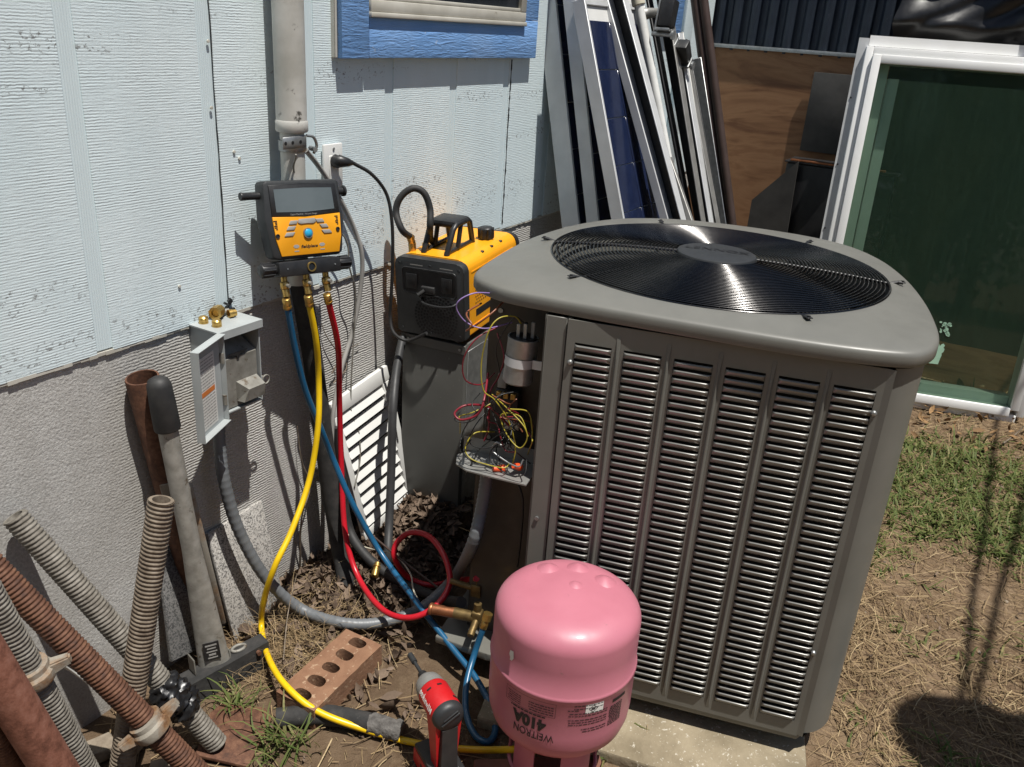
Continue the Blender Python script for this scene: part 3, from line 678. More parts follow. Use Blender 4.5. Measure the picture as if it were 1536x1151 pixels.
# front grille panel: strips around six openings
PW = .076; PITCH = .1004; X0 = -.214; Z0, Z1 = .127, .929
cols = [X0+k*PITCH+.0 for k in range(6)]
mb = MB(); ys = (YF, YF+.004)
xs_ = [XL] + [v_ for c_ in cols for v_ in (c_, c_+PW)] + [XR]
for k in range(0, len(xs_), 2): mb.span((xs_[k], ys[0], Z0), (xs_[k+1], ys[1], Z1))
mb.span((XL, ys[0], ZB), (XR, ys[1], Z0)); mb.span((XL, ys[0], Z1), (XR, ys[1], ZT))
mb.span((XL, ys[1], ZB), (XL+.004, YF+.02, ZT)); mb.span((XR-.004, ys[1], ZB), (XR, YF+.02, ZT)); mb.span((XL, YF+.004, ZB), (XR, YF+.02, ZB+.003))
bmesh.ops.remove_doubles(mb.b, verts=mb.b.verts, dist=1e-5)
gp = A('grille_panel', mb, M_AC, smooth=0)
NL = 46; dz = (Z1-Z0)/NL
prof = [(.0010, -.0086), (-.0006, -.0074), (-.0026, -.0050), (-.0044, -.0022), (-.0056, .0002), (-.0062, .0014), (-.0061, .0026), (-.0052, .0036), (-.0036, .0041), (-.0014, .0041), (-.0010, .0030), (-.0026, -.0008), (-.0010, -.0036), (.0008, -.0060), (.0022, -.0078)]
mb = MB(); m_ = Matrix(((0, 0, 1, 0), (1, 0, 0, YF), (0, 1, 0, 0), (0, 0, 0, 1)))
b_ = mb.b; sl = [.0, .035, .10, .90, .965, 1.0]; rg = []
for t in sl:
    end = t in (0.0, 1.0)
    ks = {0: 0, 1: .62, 2: 1}[min(sl.index(t), 5-sl.index(t))]
    rg.append([b_.verts.new((t*PW, YF+(.0015+(y-.0015)*ks), z if z > 0 else z)) for y, z in prof])
for a_, c_ in zip(rg, rg[1:]):
    for k in range(len(prof)): b_.faces.new((a_[k], a_[(k+1) % len(prof)], c_[(k+1) % len(prof)], c_[k]))
b_.faces.new(rg[0][::-1]); b_.faces.new(rg[-1])
first = None
for c_ in cols:
    for k in range(NL):
        z = Z0+(k+.5)*dz
        if first is None: first = A('louver', mb, M_LOUV, gp, smooth=60); first.location = (c_, 0, z)
        else: inst(first, gp, (c_, 0, z))
for k in range(5):
    x = cols[k]+PW+(PITCH-PW)/2; w = .0042
    A('pressed_rib', MB().hexa([(x-w, YF-.0002, Z0-.022), (x+w, YF-.0002, Z0-.022), (x+.001, YF-.0045, Z0+.02), (x-.001, YF-.0045, Z0+.02), (x-w, YF-.0002, Z1+.028), (x+w, YF-.0002, Z1+.028), (x+.001, YF-.0045, Z1-.02), (x-.001, YF-.0045, Z1-.02)]), M_AC, gp, smooth=0)
for x, z in ((XL+.012, .885), (XR-.009, .885), (XR-.009, .32)):
    A('screw', MB().lathe([(0, -.006), (.0045, -.005), (.006, -.001), (.006, .001)], (x, YF, z), (0, -1, 0), 10).lathe([(0, .006), (.004, .005), (.006, .001)], (x, YF-.001, z), (0, -1, 0), 10), M_GALV, gp)
A('screw', MB().cyl((.4525, -.30, .90), (.462, -.30, .90), .006, 8), M_GALV)
A('coil', MB().span((XL-.02, YF+.03, ZB+.03), (.375, YF+.06, .95)).span((.40, YF+.11, ZB+.03), (.43, .38, .95)), M_COIL)
# post beside the open electrical corner
A('corner_post', MB().span((-.2775, -.457, ZB), (XL-.003, -.453, ZT), .001, 1).span((-.2815, -.453, ZB), (-.2777, -.31, ZT)).span((-.236, -.4525, ZB), (-.2325, -.43, ZT)), M_AC)
A('screw', MB().cyl((-.262, -.457, .50), (-.262, -.461, .50), .005, 8), M_GALV)
A('back_plate', MB().span((-.446, -.308, ZB), (-.282, -.303, ZT)), M_ACIN)
A('lower_cover', MB().span((-.436, -.372, ZB), (-.283, -.368, .585), .001, 1).span((-.44, -.368, ZB), (-.436, -.31, .585)), M_ACIN)
A('hole_plug', MB().cyl((-.30, -.3085, .93), (-.30, -.3105, .93), .005, 8).cyl((-.42, -.3085, .92), (-.42, -.3105, .92), .006, 8).cyl((-.43, -.3085, .60), (-.43, -.3105, .60), .005, 8), M_GALV)
# shelf that hangs out of the opened corner
mb = MB(); mb.prism([(-.475, -.405), (-.462, -.448), (-.43, -.468), (-.36, -.474), (-.288, -.478), (-.283, -.375), (-.45, -.375)], .5865, .590)
mb.span((-.47, -.376, .5902), (-.30, -.374, .625)); 
tray = A('wiring_shelf', mb, M_STEEL)
# capacitor with its strap and terminals
cx, cy, cz = -.345, -.40, .795
cap = A('capacitor', MB().lathe([(0, 0), (.030, 0), (.0335, .004), (.0335, .098), (.0345, .101), (.0345, .104), (.032, .105), (.031, .100), (0, .100)], (cx, cy, cz), (.06, .03, 1), 32), M_GALV)
A('strap', MB().lathe([(.0352, .042), (.0352, .062)], (cx, cy, cz), (.06, .03, 1), 32).span((-.31, -.418, cz+.042), (-.281, -.416, cz+.062)), M_ALU, cap)
A('terminal_top', MB().cyl((cx+.006, cy, cz+.1005), (cx+.006, cy, cz+.106), .029, 24), M_BLK, cap)
for dx, dy, h, m in ((-.010, -.006, .030, M_GALV), (.006, -.010, .034, M_GALV), (.020, .0, .036, M_BTN), (.0, .014, .028, M_BLK)):
    A('terminal', MB().span((cx+.006+dx-.004, cy+dy-.003, cz+.105), (cx+.006+dx+.004, cy+dy+.003, cz+.105+h), .001, 1), m, cap)
# contactor and loose connectors
con = A('contactor', MB().span((-.41, -.345, .685), (-.355, -.309, .745), .003), M_BLK)
for k in range(3): A('terminal', MB().span((-.405+k*.017, -.356, .728), (-.393+k*.017, -.3455, .742), .001, 1), M_BRASS, con)
A('terminal_block', MB().span((-.405, -.35, .75), (-.385, -.31, .785), .002), M_BTN); A('terminal_block', MB().span((-.38, -.36, .655), (-.345, -.32, .680), .002), M_CREAM)
for p_, q_ in (((-.352, -.435, .595), (-.372, -.452, .598)), ((-.318, -.43, .604), (-.326, -.452, .615))):
    A('wire_nut', MB().cyl(p_, q_, .0095, 10, .0055), M_NUT)
def wire(name, m, pts, r=.0018, v0=1.64):
    P = [FRONT(px, py, v) for px, py, v in pts]; obj(name, MB().tube(spline(P, 7), r, 6), m, ac)
wire('purple_wire', M_WIREP, [(738, 440, 1.66), (712, 440, 1.62), (690, 450, 1.60), (685, 464, 1.60), (700, 484, 1.61), (728, 493, 1.62), (768, 484, 1.68)], .0015)
wire('brown_wire', M_WIREO, [(760, 448, 1.68), (735, 472, 1.63), (700, 496, 1.61), (708, 488, 1.60), (700, 470, 1.62), (722, 455, 1.68)], .002)
wire('yellow_wire', M_WIREY, [(782, 486, 1.67), (772, 475, 1.65), (748, 478, 1.62), (732, 500, 1.60), (722, 545, 1.60), (725, 585, 1.60), (742, 600, 1.61), (762, 630, 1.62), (773, 670, 1.63), (768, 700, 1.63)], .0015)
wire('yellow_wire', M_WIREY, [(738, 592, 1.66), (760, 612, 1.63), (786, 640, 1.61), (790, 660, 1.61), (778, 672, 1.61), (758, 648, 1.62), (752, 622, 1.63), (780, 625, 1.62), (792, 655, 1.61)], .0014)
wire('yellow_wire', M_WIREY, [(742, 648, 1.68), (712, 650, 1.64), (698, 672, 1.62), (706, 688, 1.61), (730, 697, 1.61), (756, 702, 1.61), (765, 694, 1.63)], .0015)
wire('red_wire', M_WIRER, [(752, 488, 1.66), (715, 508, 1.61), (695, 540, 1.60), (698, 570, 1.61), (722, 577, 1.65), (742, 560, 1.72)], .0015)
wire('red_wire', M_WIRER, [(732, 560, 1.68), (726, 600, 1.61), (716, 622, 1.60), (692, 630, 1.595), (682, 620, 1.60), (700, 608, 1.62), (735, 612, 1.66), (765, 640, 1.68)], .0026)
wire('red_wire', M_WIRER, [(746, 500, 1.70), (756, 535, 1.66), (748, 565, 1.70), (735, 590, 1.68), (733, 640, 1.67), (726, 662, 1.66)], .002)
wire('black_wire', M_WIREK, [(786, 484, 1.67), (770, 478, 1.66), (745, 520, 1.66), (750, 560, 1.69)], .0014)
wire('black_wire', M_WIREK, [(720, 590, 1.66), (708, 606, 1.62), (716, 624, 1.61), (700, 634, 1.61), (682, 630, 1.61), (690, 618, 1.64)], .0014)
wire('black_wire', M_WIREK, [(735, 610, 1.69), (712, 640, 1.64), (704, 662, 1.63), (718, 672, 1.62), (745, 668, 1.63), (760, 650, 1.66)], .0014)
wire('black_wire', M_WIREK, [(770, 640, 1.68), (758, 668, 1.64), (740, 672, 1.63), (736, 690, 1.62), (762, 712, 1.605), (786, 712, 1.60), (790, 690, 1.62)], .0015)
wire('black_wire', M_WIREK, [(706, 660, 1.66), (696, 675, 1.62), (705, 690, 1.61), (735, 700, 1.62)], .0020)
wire('black_wire', M_WIREK, [(776, 722, 1.66), (784, 750, 1.65), (782, 800, 1.66), (776, 850, 1.68)], .0028)
wire('grey_wire', M_GALV, [(752, 668, 1.63), (744, 664, 1.63), (740, 678, 1.63), (775, 700, 1.615), (785, 690, 1.62)], .002)
rng_w = random.Random(5)
for k in range(13):                                                    # the rest of the tangle
    m_ = (M_WIREK, M_WIREK, M_WIREK, M_WIRER, M_WIREY, M_WIREO)[k % 6]; nm = {M_WIREK: 'black_wire', M_WIRER: 'red_wire', M_WIREY: 'yellow_wire', M_WIREO: 'brown_wire'}[m_]
    x, y = rng_w.uniform(725, 775), rng_w.uniform(575, 620); P_ = []
    for j in range(6):
        P_.append((min(798, max(690, x)), y, rng_w.uniform(1.61, 1.69))); x += rng_w.uniform(-30, 30); y += rng_w.uniform(2, 26)
    wire(nm, m_, P_, .0015)
# base pan, feet
A('base_pan', MB().prism([(-.50, -.44), (-.36, -.455), (.38, -.45), (.44, -.36), (.44, .40), (.36, .45), (-.40, .45), (-.46, .36)], .066, .087, None, .004), M_AC)
for x, y in ((-.30, -.36), (.33, -.36), (.33, .36), (-.30, .36)): A('foot', MB().cyl((x, y, .030), (x, y, .0655), .03, 14, bev=.003), M_BLK)
# service valves at the lower corner
VX, VY = -.40, -.415
val = A('service_valve', MB().box((VX, VY, .155), (.026, .026, .042), None, .004).cyl((VX, VY, .175), (VX, VY, .197), .010, 6).cyl((VX, VY-.01, .15), (VX, VY-.048, .135), .009, 10).cyl((VX+.0, VY, .155), (VX-.06, VY, .152), .014, 14), M_BRASS_SHADED)
A('copper_stub', MB().cyl((VX-.055, VY, .152), (VX-.115, VY-.004, .150), .0135, 16).cyl((VX-.115, VY-.004, .150), (VX-.125, VY-.004, .150), .0155, 16, bev=.002), M_COPPER, val)
A('service_valve', MB().box((VX-.02, VY+.05, .20), (.026, .026, .036), None, .003).cyl((VX-.02, VY+.05, .20), (VX-.09, VY+.045, .21), .008, 12).cyl((VX-.02, VY+.05, .215), (VX-.02, VY+.05, .235), .008, 6), M_BRASS_SHADED)
pad = MB()
pp = [(-.33, -.60), (.408, -.60), (.408, .56), (-.50, .56), (-.50, -.30), (-.33, -.34)]
pad.prism(pp, -.08, .030, None, .006); bmesh.ops.subdivide_edges(pad.b, edges=pad.b.edges[:], cuts=8, use_grid_fill=True)
for v_ in pad.b.verts:
    n_ = noise.noise(v_.co*9); v_.co += Vector((.010*n_, .010*noise.noise(v_.co*8+Vector((5, 5, 5))), .003*n_))
pd = obj('concrete_pad', pad, M_CONC, None, smooth=60); pd.data.transform(Matrix.Translation(AC_LOC) @ Matrix.Rotation(AC_ROT, 4, 'Z'))
tag(pd, 'worn concrete pad on the ground beneath the grey condenser', 'concrete pad')
M_DARKHOLE = mat('dark_hole', (.003, .003, .004), .6)
# ---------------------------------------------------------------- pipe on the wall
pt = WY(430, -60, 1.437); pb = WY(437, 196, 1.437)
r = thing('wall_pipe', 'flaking cream painted vertical pipe strapped to the blue house wall', 'pipe', (pb.x, 1.437, .86))
X = (pt.x+pb.x)/2
obj('upper_pipe', MB().cyl((X, 1.437, pb.z), (X, 1.437, 2.5), .0345, 28), M_PIPEPAINT, r)
obj('socket_rim', MB().lathe([(.0345, 0), (.0366, .003), (.0366, .022), (.0348, .026)], (X, 1.437, pb.z-.002), (0, 0, 1), 28), M_PIPEPAINT, r)
obj('lower_pipe', MB().cyl((X, 1.437, .90), (X, 1.437, pb.z-.0005), .0275, 24), M_PIPEPAINT, r)
zs = WY(436, 214, 1.41).z
mb = MB().lathe([(.0300, -.012), (.0315, -.011), (.0315, .011), (.0300, .012)], (X, 1.437, zs-.012), (0, 0, 1), 24)
mb.span((X-.062, 1.404, zs-.013), (X+.012, 1.4075, zs+.013), .001, 1)
mb.tube(spline([(X+.010, 1.403, zs+.013), (X+.030, 1.400, zs+.008), (X+.042, 1.402, zs-.012), (X+.040, 1.41, zs-.03)], 5), .0035, 6)
st = obj('perforated_strap', mb, M_GALV, r)
for dx in (-.055, -.033, -.008): obj('hole', MB().cyl((X+dx, 1.4035, zs), (X+dx, 1.4041, zs), .0042, 10), M_BLK, st)
obj('bolt', MB().cyl((X+.036, 1.40, zs-.02), (X+.046, 1.425, zs-.02), .006, 6), M_GALV, st)
mb = MB(); mb.tube(spline([(X+.036, 1.452, zz) for zz in np.linspace(pb.z, 2.3, 30)], 2), lambda t: .004+.006*abs(noise.noise((t*60, 1, 2))), 6)
obj('old_caulk_bead', mb, M_WHITE, r)

# ---------------------------------------------------------------- outlet and its plug lead
a, b = WY(485, 222, 1.478), WY(513, 216, 1.478); x0, x1, z1 = a.x, b.x, b.z+.003; z0 = z1-.125
r = thing('wall_outlet', 'white electrical outlet plate on the pale blue wall beside the pipe', 'outlet', ((x0+x1)/2, FACE, z0))
obj('cover_plate', MB().span((x0, 1.476, z0), (x1, 1.4838, z1), .0025), M_WHITE, r)
xm = (x0+x1)/2
obj('socket_face', MB().span((xm-.017, 1.4735, z0+.028), (xm+.017, 1.4765, z1-.028), .001, 1), M_PVC, r)
obj('screw', MB().cyl((xm, 1.474, z1-.012), (xm, 1.4765, z1-.012), .0035, 10), M_GALV, r)

# ---------------------------------------------------------------- digital gauge manifold
TL, TR, BL, BR = WY(388, 277, 1.428), WY(508, 270, 1.372), WY(407, 388, 1.395), WY(520, 380, 1.340)
loc, rot, gw, gh = frame4(TL, TR, BL, BR)
g = thing('gauge_manifold', 'black and yellow digital refrigerant gauge with three hoses hanging below its valve block', 'gauge', loc, rot)
Q = lambda n, mb, m, p=None, **k: obj(n, mb, m, p or g, world=False, **k)
XZ = Matrix(((1, 0, 0, 0), (0, 0, 1, 0), (0, 1, 0, 0), (0, 0, 0, 1)))
def fp(fx, fz): return ((fx-.5)*gw, (.5-fz)*gh)
def plate(mb, pts, y0, y1, bev=0): return mb.prism([fp(*p) for p in pts], y0, y1, XZ, bev)
Q('case', plate(MB(), [(.02, .0), (.06, -.03), (.94, -.03), (.985, .0), (1.0, .50), (.965, .98), (.91, 1.02), (.12, 1.02), (.06, .98), (.0, .50)], 0, .042, .006), M_GREYP)
Q('screen_surround', plate(MB(), [(.075, .03), (.5, .015), (.925, .03), (.955, .425), (.5, .455), (.085, .435)], -.0025, .0005, .001), M_BLK)
Q('screen', plate(MB(), [(.13, .085), (.5, .075), (.865, .085), (.885, .375), (.5, .40), (.14, .385)], -.0035, -.0022), M_SCREEN)
fpn = Q('yellow_fascia', plate(MB(), [(.085, .445), (.5, .465), (.955, .437), (.950, .75), (.905, .975), (.155, .975), (.105, .75)], -.0032, .0005, .001), M_YEL)
def btn(pts, m, n='button'): return Q(n, plate(MB(), pts, -.0055, -.003, .0008), m)
for cx_, cz_, w, h, sk in ((.335, .53, .095, .05, -.012), (.30, .605, .095, .05, -.014), (.275, .685, .105, .05, -.016), (.675, .525, .095, .05, .012), (.725, .60, .09, .05, .014), (.755, .68, .105, .05, .016)):
    btn([(cx_-w/2+sk, cz_+h/2), (cx_+w/2+sk, cz_+h/2), (cx_+w/2-sk, cz_-h/2), (cx_-w/2-sk, cz_-h/2)], M_BTN)
btn([(.405, .49), (.61, .485), (.625, .535), (.585, .56), (.51, .545), (.43, .56), (.39, .54)], M_BTN)
bx, bz = fp(.505, .685)
Q('button', MB().lathe([(0, .008), (.006, .0075), (.0095, .005), (.0095, 0)], (bx, -.003, bz), (0, -1, 0), 24), M_BLUEBTN)
Q('button_ring', MB().lathe([(.0095, 0), (.0098, .0045), (.0118, .0045), (.012, 0)], (bx, -.003, bz), (0, -1, 0), 24), M_GALV)
for fx_, fz_ in ((.125, .70), (.905, .66)):
    x_, z_ = fp(fx_, fz_); Q('jack_socket', MB().lathe([(0, .001), (.0035, .001), (.0037, .0025), (.005, .0025), (.005, 0)], (x_, -.003, z_), (0, -1, 0), 14), M_BLK)
mb = MB()
for fx_, fz_ in ((.115, .52), (.90, .50)):
    for k in range(6):
        x_, z_ = fp(fx_+.006*(k % 2), fz_+.022*k-.02); mb.span((x_-.005+.002*(k % 3), -.0038, z_-.0011), (x_+.004-.001*(k % 2), -.0031, z_+.0011))
Q('printed_marks', mb, M_INK, smooth=0)
v, f = text_mesh('fieldpiece', .0125, .0004); x_, z_ = fp(.515, .865); mb = MB(); mb.raw([(x_+p.x*.92+p.y*.22, -.0036, z_+p.y*.8) for p in v], f); Q('printed_lettering', mb, M_INK, smooth=0)
v, f = text_mesh('Digital Manifold - Vacuum Gauge', .0052); x_, z_ = fp(.48, .425); mb = MB(); mb.raw([(x_+p.x, -.0029, z_+p.y) for p in v], f); Q('printed_lettering', mb, M_BTN, smooth=0)
mb = MB()
for fx_ in (.345, .68):
    x_, z_ = fp(fx_, .855); mb.prism([(x_+.008*math.cos(a), z_+.0045*math.sin(a)) for a in np.linspace(0, 2*PI, 7)[:-1]], -.0038, -.0031, XZ)
    mb.span((x_-.006, -.0038, z_-.012), (x_+.006, -.0031, z_-.0095))
Q('printed_symbol', mb, M_BTN, smooth=0)['kind'] = 'stuff'
hx, hz = fp(0, .16)
Q('hanger_bar', MB().lathe([(0, 0), (.0085, 0), (.0095, .003), (.0085, .006), (.0085, .045), (0, .045)], (hx-.042, .022, hz), (1, 0, 0), 18), M_BLK)
hx, hz = fp(1, .14)
Q('hanger_bar', MB().lathe([(0, 0), (.009, 0), (.009, .020), (.013, .022), (.013, .027), (.006, .029), (0, .029)], (hx-.003, .022, hz), (1, 0, 0), 18), M_BLK)
vb0, vb1 = fp(.10, 1.045), fp(.90, 1.25)
vbk = Q('valve_block', MB().span((vb0[0], -.006, vb1[1]), (vb1[0], .040, vb0[1]), .003), M_BLK)
sx, sz = fp(.505, 1.145)
Q('sight_glass', MB().lathe([(.0, -.001), (.0085, .0), (.0088, .003), (.0115, .003), (.0118, -.001)], (sx, -.006, sz), (0, -1, 0), 28), M_BRASS, vbk)
Q('sight_lens', MB().cyl((sx, -.0058, sz), (sx, -.0068, sz), .0083, 20), M_DARKGL, vbk)
for fx_ in (.2, .82): x_, z_ = fp(fx_, 1.145); Q('screw', MB().cyl((x_, -.006, z_), (x_, -.0075, z_), .0018, 8), M_GALV, vbk)
for sgn, x_ in ((-1, vb0[0]), (1, vb1[0])):
    kn = MB().lathe([(0, .0), (.013, .0), (.0145, .004), (.0155, .034), (.014, .037), (0, .037)], (x_, .016, sz), (sgn, 0, 0), 24)
    for k in range(8):
        a = k*PI/4; kn.cyl((x_+sgn*.005, .016+.015*math.cos(a), sz+.015*math.sin(a)), (x_+sgn*.034, .016+.0155*math.cos(a), sz+.0155*math.sin(a)), .0022, 6)
    Q('valve_knob', kn, M_BLK)
gm = root_m(g); ports = []
for fx_ in (.20, .485, .745):
    x_, z_ = fp(fx_, 1.25)
    pr = Q('port_fitting', MB().cyl((x_, .016, z_+.001), (x_, .016, z_-.012), .0075, 6).cyl((x_, .016, z_-.0122), (x_, .014, z_-.030), .0105, 14, bev=.002).cyl((x_, .014, z_-.030), (x_, .012, z_-.047), .0085, 6), M_BRASS)
    Q('check_screw', MB().cyl((x_, .010, z_-.020), (x_+.003, -.002, z_-.022), .0045, 8), M_GALVD, pr)
    ports.append(gm @ Vector((x_, .012, z_-.047)))

# ---------------------------------------------------------------- disconnect box with open door
bx0, bx1, by, bz0, bz1 = 1.214, 1.335, 1.404, .657, .857
d = thing('disconnect_box', 'open grey metal disconnect switch box mounted on the foundation', 'electrical box', ((bx0+bx1)/2, WALL, bz0))
T = lambda n, mb, m, p=None, **k: obj(n, mb, m, p or d, **k)
T('enclosure', MB().span((bx0, 1.4935, bz0), (bx1, 1.4905, bz1)).span((bx0, by, bz0), (bx0+.003, 1.490, bz1-.003)).span((bx1-.003, by, bz0), (bx1, 1.490, bz1-.003))
  .span((bx0+.0032, by, bz0), (bx1-.0032, 1.490, bz0+.003)).span((bx0-.004, by-.008, bz1-.0028), (bx1+.004, 1.492, bz1+.0005)).span((bx0-.004, by-.008, bz1-.018), (bx1+.004, by-.006, bz1-.003)), M_BOXGREY, smooth=0)
T('inner_cover', MB().hexa([(bx0+.012, 1.412, bz0+.006), (bx1-.006, 1.412, bz0+.006), (bx1-.006, 1.42, bz0+.006), (bx0+.012, 1.42, bz0+.006), (bx0+.012, 1.412, bz0+.125), (bx1-.006, 1.412, bz0+.125), (bx1-.006, 1.42, bz0+.125), (bx0+.012, 1.42, bz0+.125)])
  .hexa([(bx0+.012, 1.412, bz0+.1255), (bx1-.006, 1.412, bz0+.1255), (bx1-.006, 1.42, bz0+.1255), (bx0+.012, 1.42, bz0+.1255), (bx0+.020, 1.450, bz0+.155), (bx1-.014, 1.450, bz0+.155), (bx1-.014, 1.458, bz0+.155), (bx0+.020, 1.458, bz0+.155)]), M_GALVD, smooth=0)
T('interior', MB().span((bx0+.004, 1.462, bz0+.02), (bx1-.004, 1.488, bz1-.006)), M_BLK)
mb = MB()
for k, (dx, dz, w, h) in enumerate(((.075, .030, .012, .004), (.080, .024, .006, .006), (.068, .017, .010, .006), (.084, .016, .009, .006), (.075, .010, .02, .002))): mb.span((bx0+dx, 1.4615, bz1-dz-h), (bx0+dx+w, 1.4619, bz1-dz))
T('printed_marks', mb, M_PAPER, smooth=0)
T('pull_handle', MB().hexa([(bx0+.050, 1.388, bz0+.020), (bx0+.112, 1.388, bz0+.020), (bx0+.112, 1.4115, bz0+.018), (bx0+.050, 1.4115, bz0+.018), (bx0+.062, 1.384, bz0+.050), (bx0+.112, 1.384, bz0+.050), (bx0+.112, 1.4115, bz0+.066), (bx0+.050, 1.4115, bz0+.066)]), M_GALVD, smooth=0)
T('handle_slot', MB().prism([(bx0+.030, bz0+.137), (bx0+.088, bz0+.137), (bx0+.080, bz0+.131), (bx0+.064, bz0+.129), (bx0+.062, bz0+.121), (bx0+.056, bz0+.121), (bx0+.054, bz0+.129), (bx0+.038, bz0+.131)], 1.4095, 1.4115, XZ), M_BLK, smooth=0)
T('hasp_ring', MB().tube([(bx1+.016+.011*math.cos(a), by+.004, bz0+.044+.011*math.sin(a)) for a in np.linspace(0, 2*PI, 17)[:-1]], .0022, 6, True).span((bx1+.0005, by, bz0+.030), (bx1+.006, by+.008, bz0+.058), .001, 1), M_GALVD)
th = math.radians(158); dv = Vector((math.cos(th), -math.sin(th), 0)); nv = Vector((math.sin(th), math.cos(th), 0))*-1; hg = Vector((bx0, by-.006, 0)); nv = Vector((-math.sin(th), -math.cos(th), 0)); nv = -nv if nv.y > 0 else nv
dm = Matrix(((dv.x, nv.x, 0, hg.x), (dv.y, nv.y, 0, hg.y), (0, 0, 1, 0), (0, 0, 0, 1)))
def dbox(lo, hi):
    mb = MB().span(lo, hi); mb.b.transform(dm); return mb
z0_, z1_ = bz0-.004, bz1+.002; DWd = .128
mb = MB().span((.006, -.0015, z0_), (DWd, .0, z1_)).span((DWd-.0015, .0002, z0_), (DWd, .017, z1_)).span((.006, .0002, z1_-.0015), (DWd-.002, .017, z1_)).span((.006, .0002, z0_), (DWd-.002, .017, z0_+.0015)).span((.004, .0002, z0_+.002), (.0055, .012, z1_-.002)); mb.b.transform(dm)
door = T('door', mb, M_BOXGREY, smooth=0)
lab = T('paper_label', dbox((.034, .0004, z0_+.012), (DWd-.010, .0010, z1_-.028)), M_PAPER, door)
T('orange_band', dbox((.040, .0012, z0_+.090), (DWd-.012, .0015, z0_+.101)), M_ORANGE, door)
mb = MB()
for k in range(22):
    z = z1_-.036-k*.0072
    if abs(z-(z0_+.0955)) < .009: continue
    x = .040
    while x < DWd-.022:
        w = random.uniform(.004, .014); mb.span((x, .0012, z-.0012), (min(x+w, DWd-.014), .0014, z+.0012)); x += w+.0022
mb.b.transform(dm); T('printed_lines', mb, M_BTN, door, smooth=0)
for z in (bz0+.045, bz0+.145): T('hinge', MB().cyl((bx0-.001, by-.012, z-.012), (bx0-.001, by-.012, z+.012), .006, 12), M_GALVD, d)
caps = ((305, 478, .0105, .016, 0, 'small brass cap standing on the left of the grey box lid'), (326, 468, .0155, .030, 1, 'large brass nut lying on its side in the middle of the grey box lid'), (325, 483, .0105, .016, 0, 'brass cap standing at the front edge of the grey box lid'),
        (337, 468, .008, .020, 2, 'dark steel ferrule lying behind the large brass nut'), (348, 470, .0095, .018, 2, 'short brass fitting lying at the right end of the grey box lid'))
for px, py, r_, h, k, lab_ in caps:
    c = G(px, py, bz1+.0006+r_); c.y = min(max(c.y, 1.410), 1.480); c.z = bz1+.0006
    if k == 0: mb = MB().lathe([(0, 0), (r_, 0), (r_*1.02, .003), (r_*.97, .004), (r_, .006), (r_, h-.003), (r_-.003, h), (0, h)], c, (0, 0, 1), 18)
    else:
        ax = Vector((.9, .45, 0)).normalized() if k == 1 else Vector((.95, -.25, 0)).normalized(); c2 = c+Vector((0, 0, r_))-ax*h/2
        mb = MB().lathe([(r_*.55, .006), (r_*.6, 0), (r_, 0), (r_, h*.55), (r_*.85, h*.58), (r_*.85, h), (r_*.5, h), (r_*.5, .006), (0, .007)], c2, ax, 8 if k == 1 else 16)
    tag(obj('brass_fitting', mb, M_GALVD if 'steel' in lab_ else M_BRASS), lab_, 'brass fitting', 'fittings left on the grey box')

# ---------------------------------------------------------------- cabinet and recovery machine
RL = Vector((1.903, 1.436, .668)); rz_ = -1.477
cb = thing('metal_cabinet', 'tall plain grey metal cabinet standing against the house under the yellow machine', 'cabinet', (RL.x, RL.y, 0), (0, 0, rz_))
K = lambda n, mb, m, p=None, **k: obj(n, mb, m, p or cb, world=False, **k)
K('body', MB().span((.008, .012, -.02), (.214, .300, .6620), .003), M_CABINET)
K('top_flange', MB().span((.004, .008, .634), (.218, .0118, .6610), .001, 1), M_CABINET)
K('side_flange', MB().span((.2143, .03, .0), (.2165, .28, .64), .0008, 1), M_GALV)
for x in (.03, .20): K('screw', MB().cyl((x, .008, .648), (x, .005, .648), .004, 8), M_GALV)
rm = thing('recovery_machine', 'yellow and black portable refrigerant recovery machine with a carrying handle', 'recovery machine', RL, (.062, -.036, rz_))
K = lambda n, mb, m, p=None, **k: obj(n, mb, m, p or rm, world=False, **k)
RW, RH = .220, .226
def rrect(x0, x1, z0, z1, rt, rb, n=6):
    out = []
    for cx_, cz_, r_, a0 in ((x1-rt, z1-rt, rt, 0), (x0+rt, z1-rt, rt, 90), (x0+rb, z0+rb, rb, 180), (x1-rb, z0+rb, rb, 270)):
        for k in range(n+1): a = math.radians(a0+90*k/n); out.append((cx_+r_*math.cos(a), cz_+r_*math.sin(a)))
    return out
K('front_bezel', MB().prism(rrect(0, RW, 0, RH, .022, .010), 0, .030, XZ, .003), M_GREYP)
K('yellow_shell', MB().prism(rrect(.003, RW-.003, .004, RH+.004, .032, .008), .0305, .345, XZ, .002), M_YEL)
K('rear_bezel', MB().prism(rrect(0, RW, 0, RH+.002, .028, .010), .3455, .363, XZ, .003), M_BLK)
K('rubber_foot', MB().cyl((.03, .02, 0), (.03, .02, -.004), .012, 12).cyl((.19, .02, 0), (.19, .02, -.008), .012, 12).cyl((.03, .27, 0), (.03, .27, -.016), .012, 12).cyl((.19, .27, 0), (.19, .27, -.022), .012, 12), M_RUB)
K('recess', MB().prism(rrect(.028, RW-.028, .128, .194, .010, .010), -.0006, .0005, XZ), M_RUB)
K('recess_rim', MB().tube([(x, -.0005, z) for x, z in rrect(.024, RW-.024, .124, .198, .012, .012)], .0028, 6, True), M_BLK)
K('gauge_socket', MB().span((.036, -.004, .138), (.072, -.0008, .182), .002), M_BLK); K('gauge_socket', MB().span((.150, -.004, .138), (.184, -.0008, .182), .002), M_BLK)
K('inlet_plug', MB().span((.088, -.012, .130), (.130, -.0008, .152), .003).cyl((.10, -.010, .14), (.085, -.022, .128), .006, 10), M_RUB)
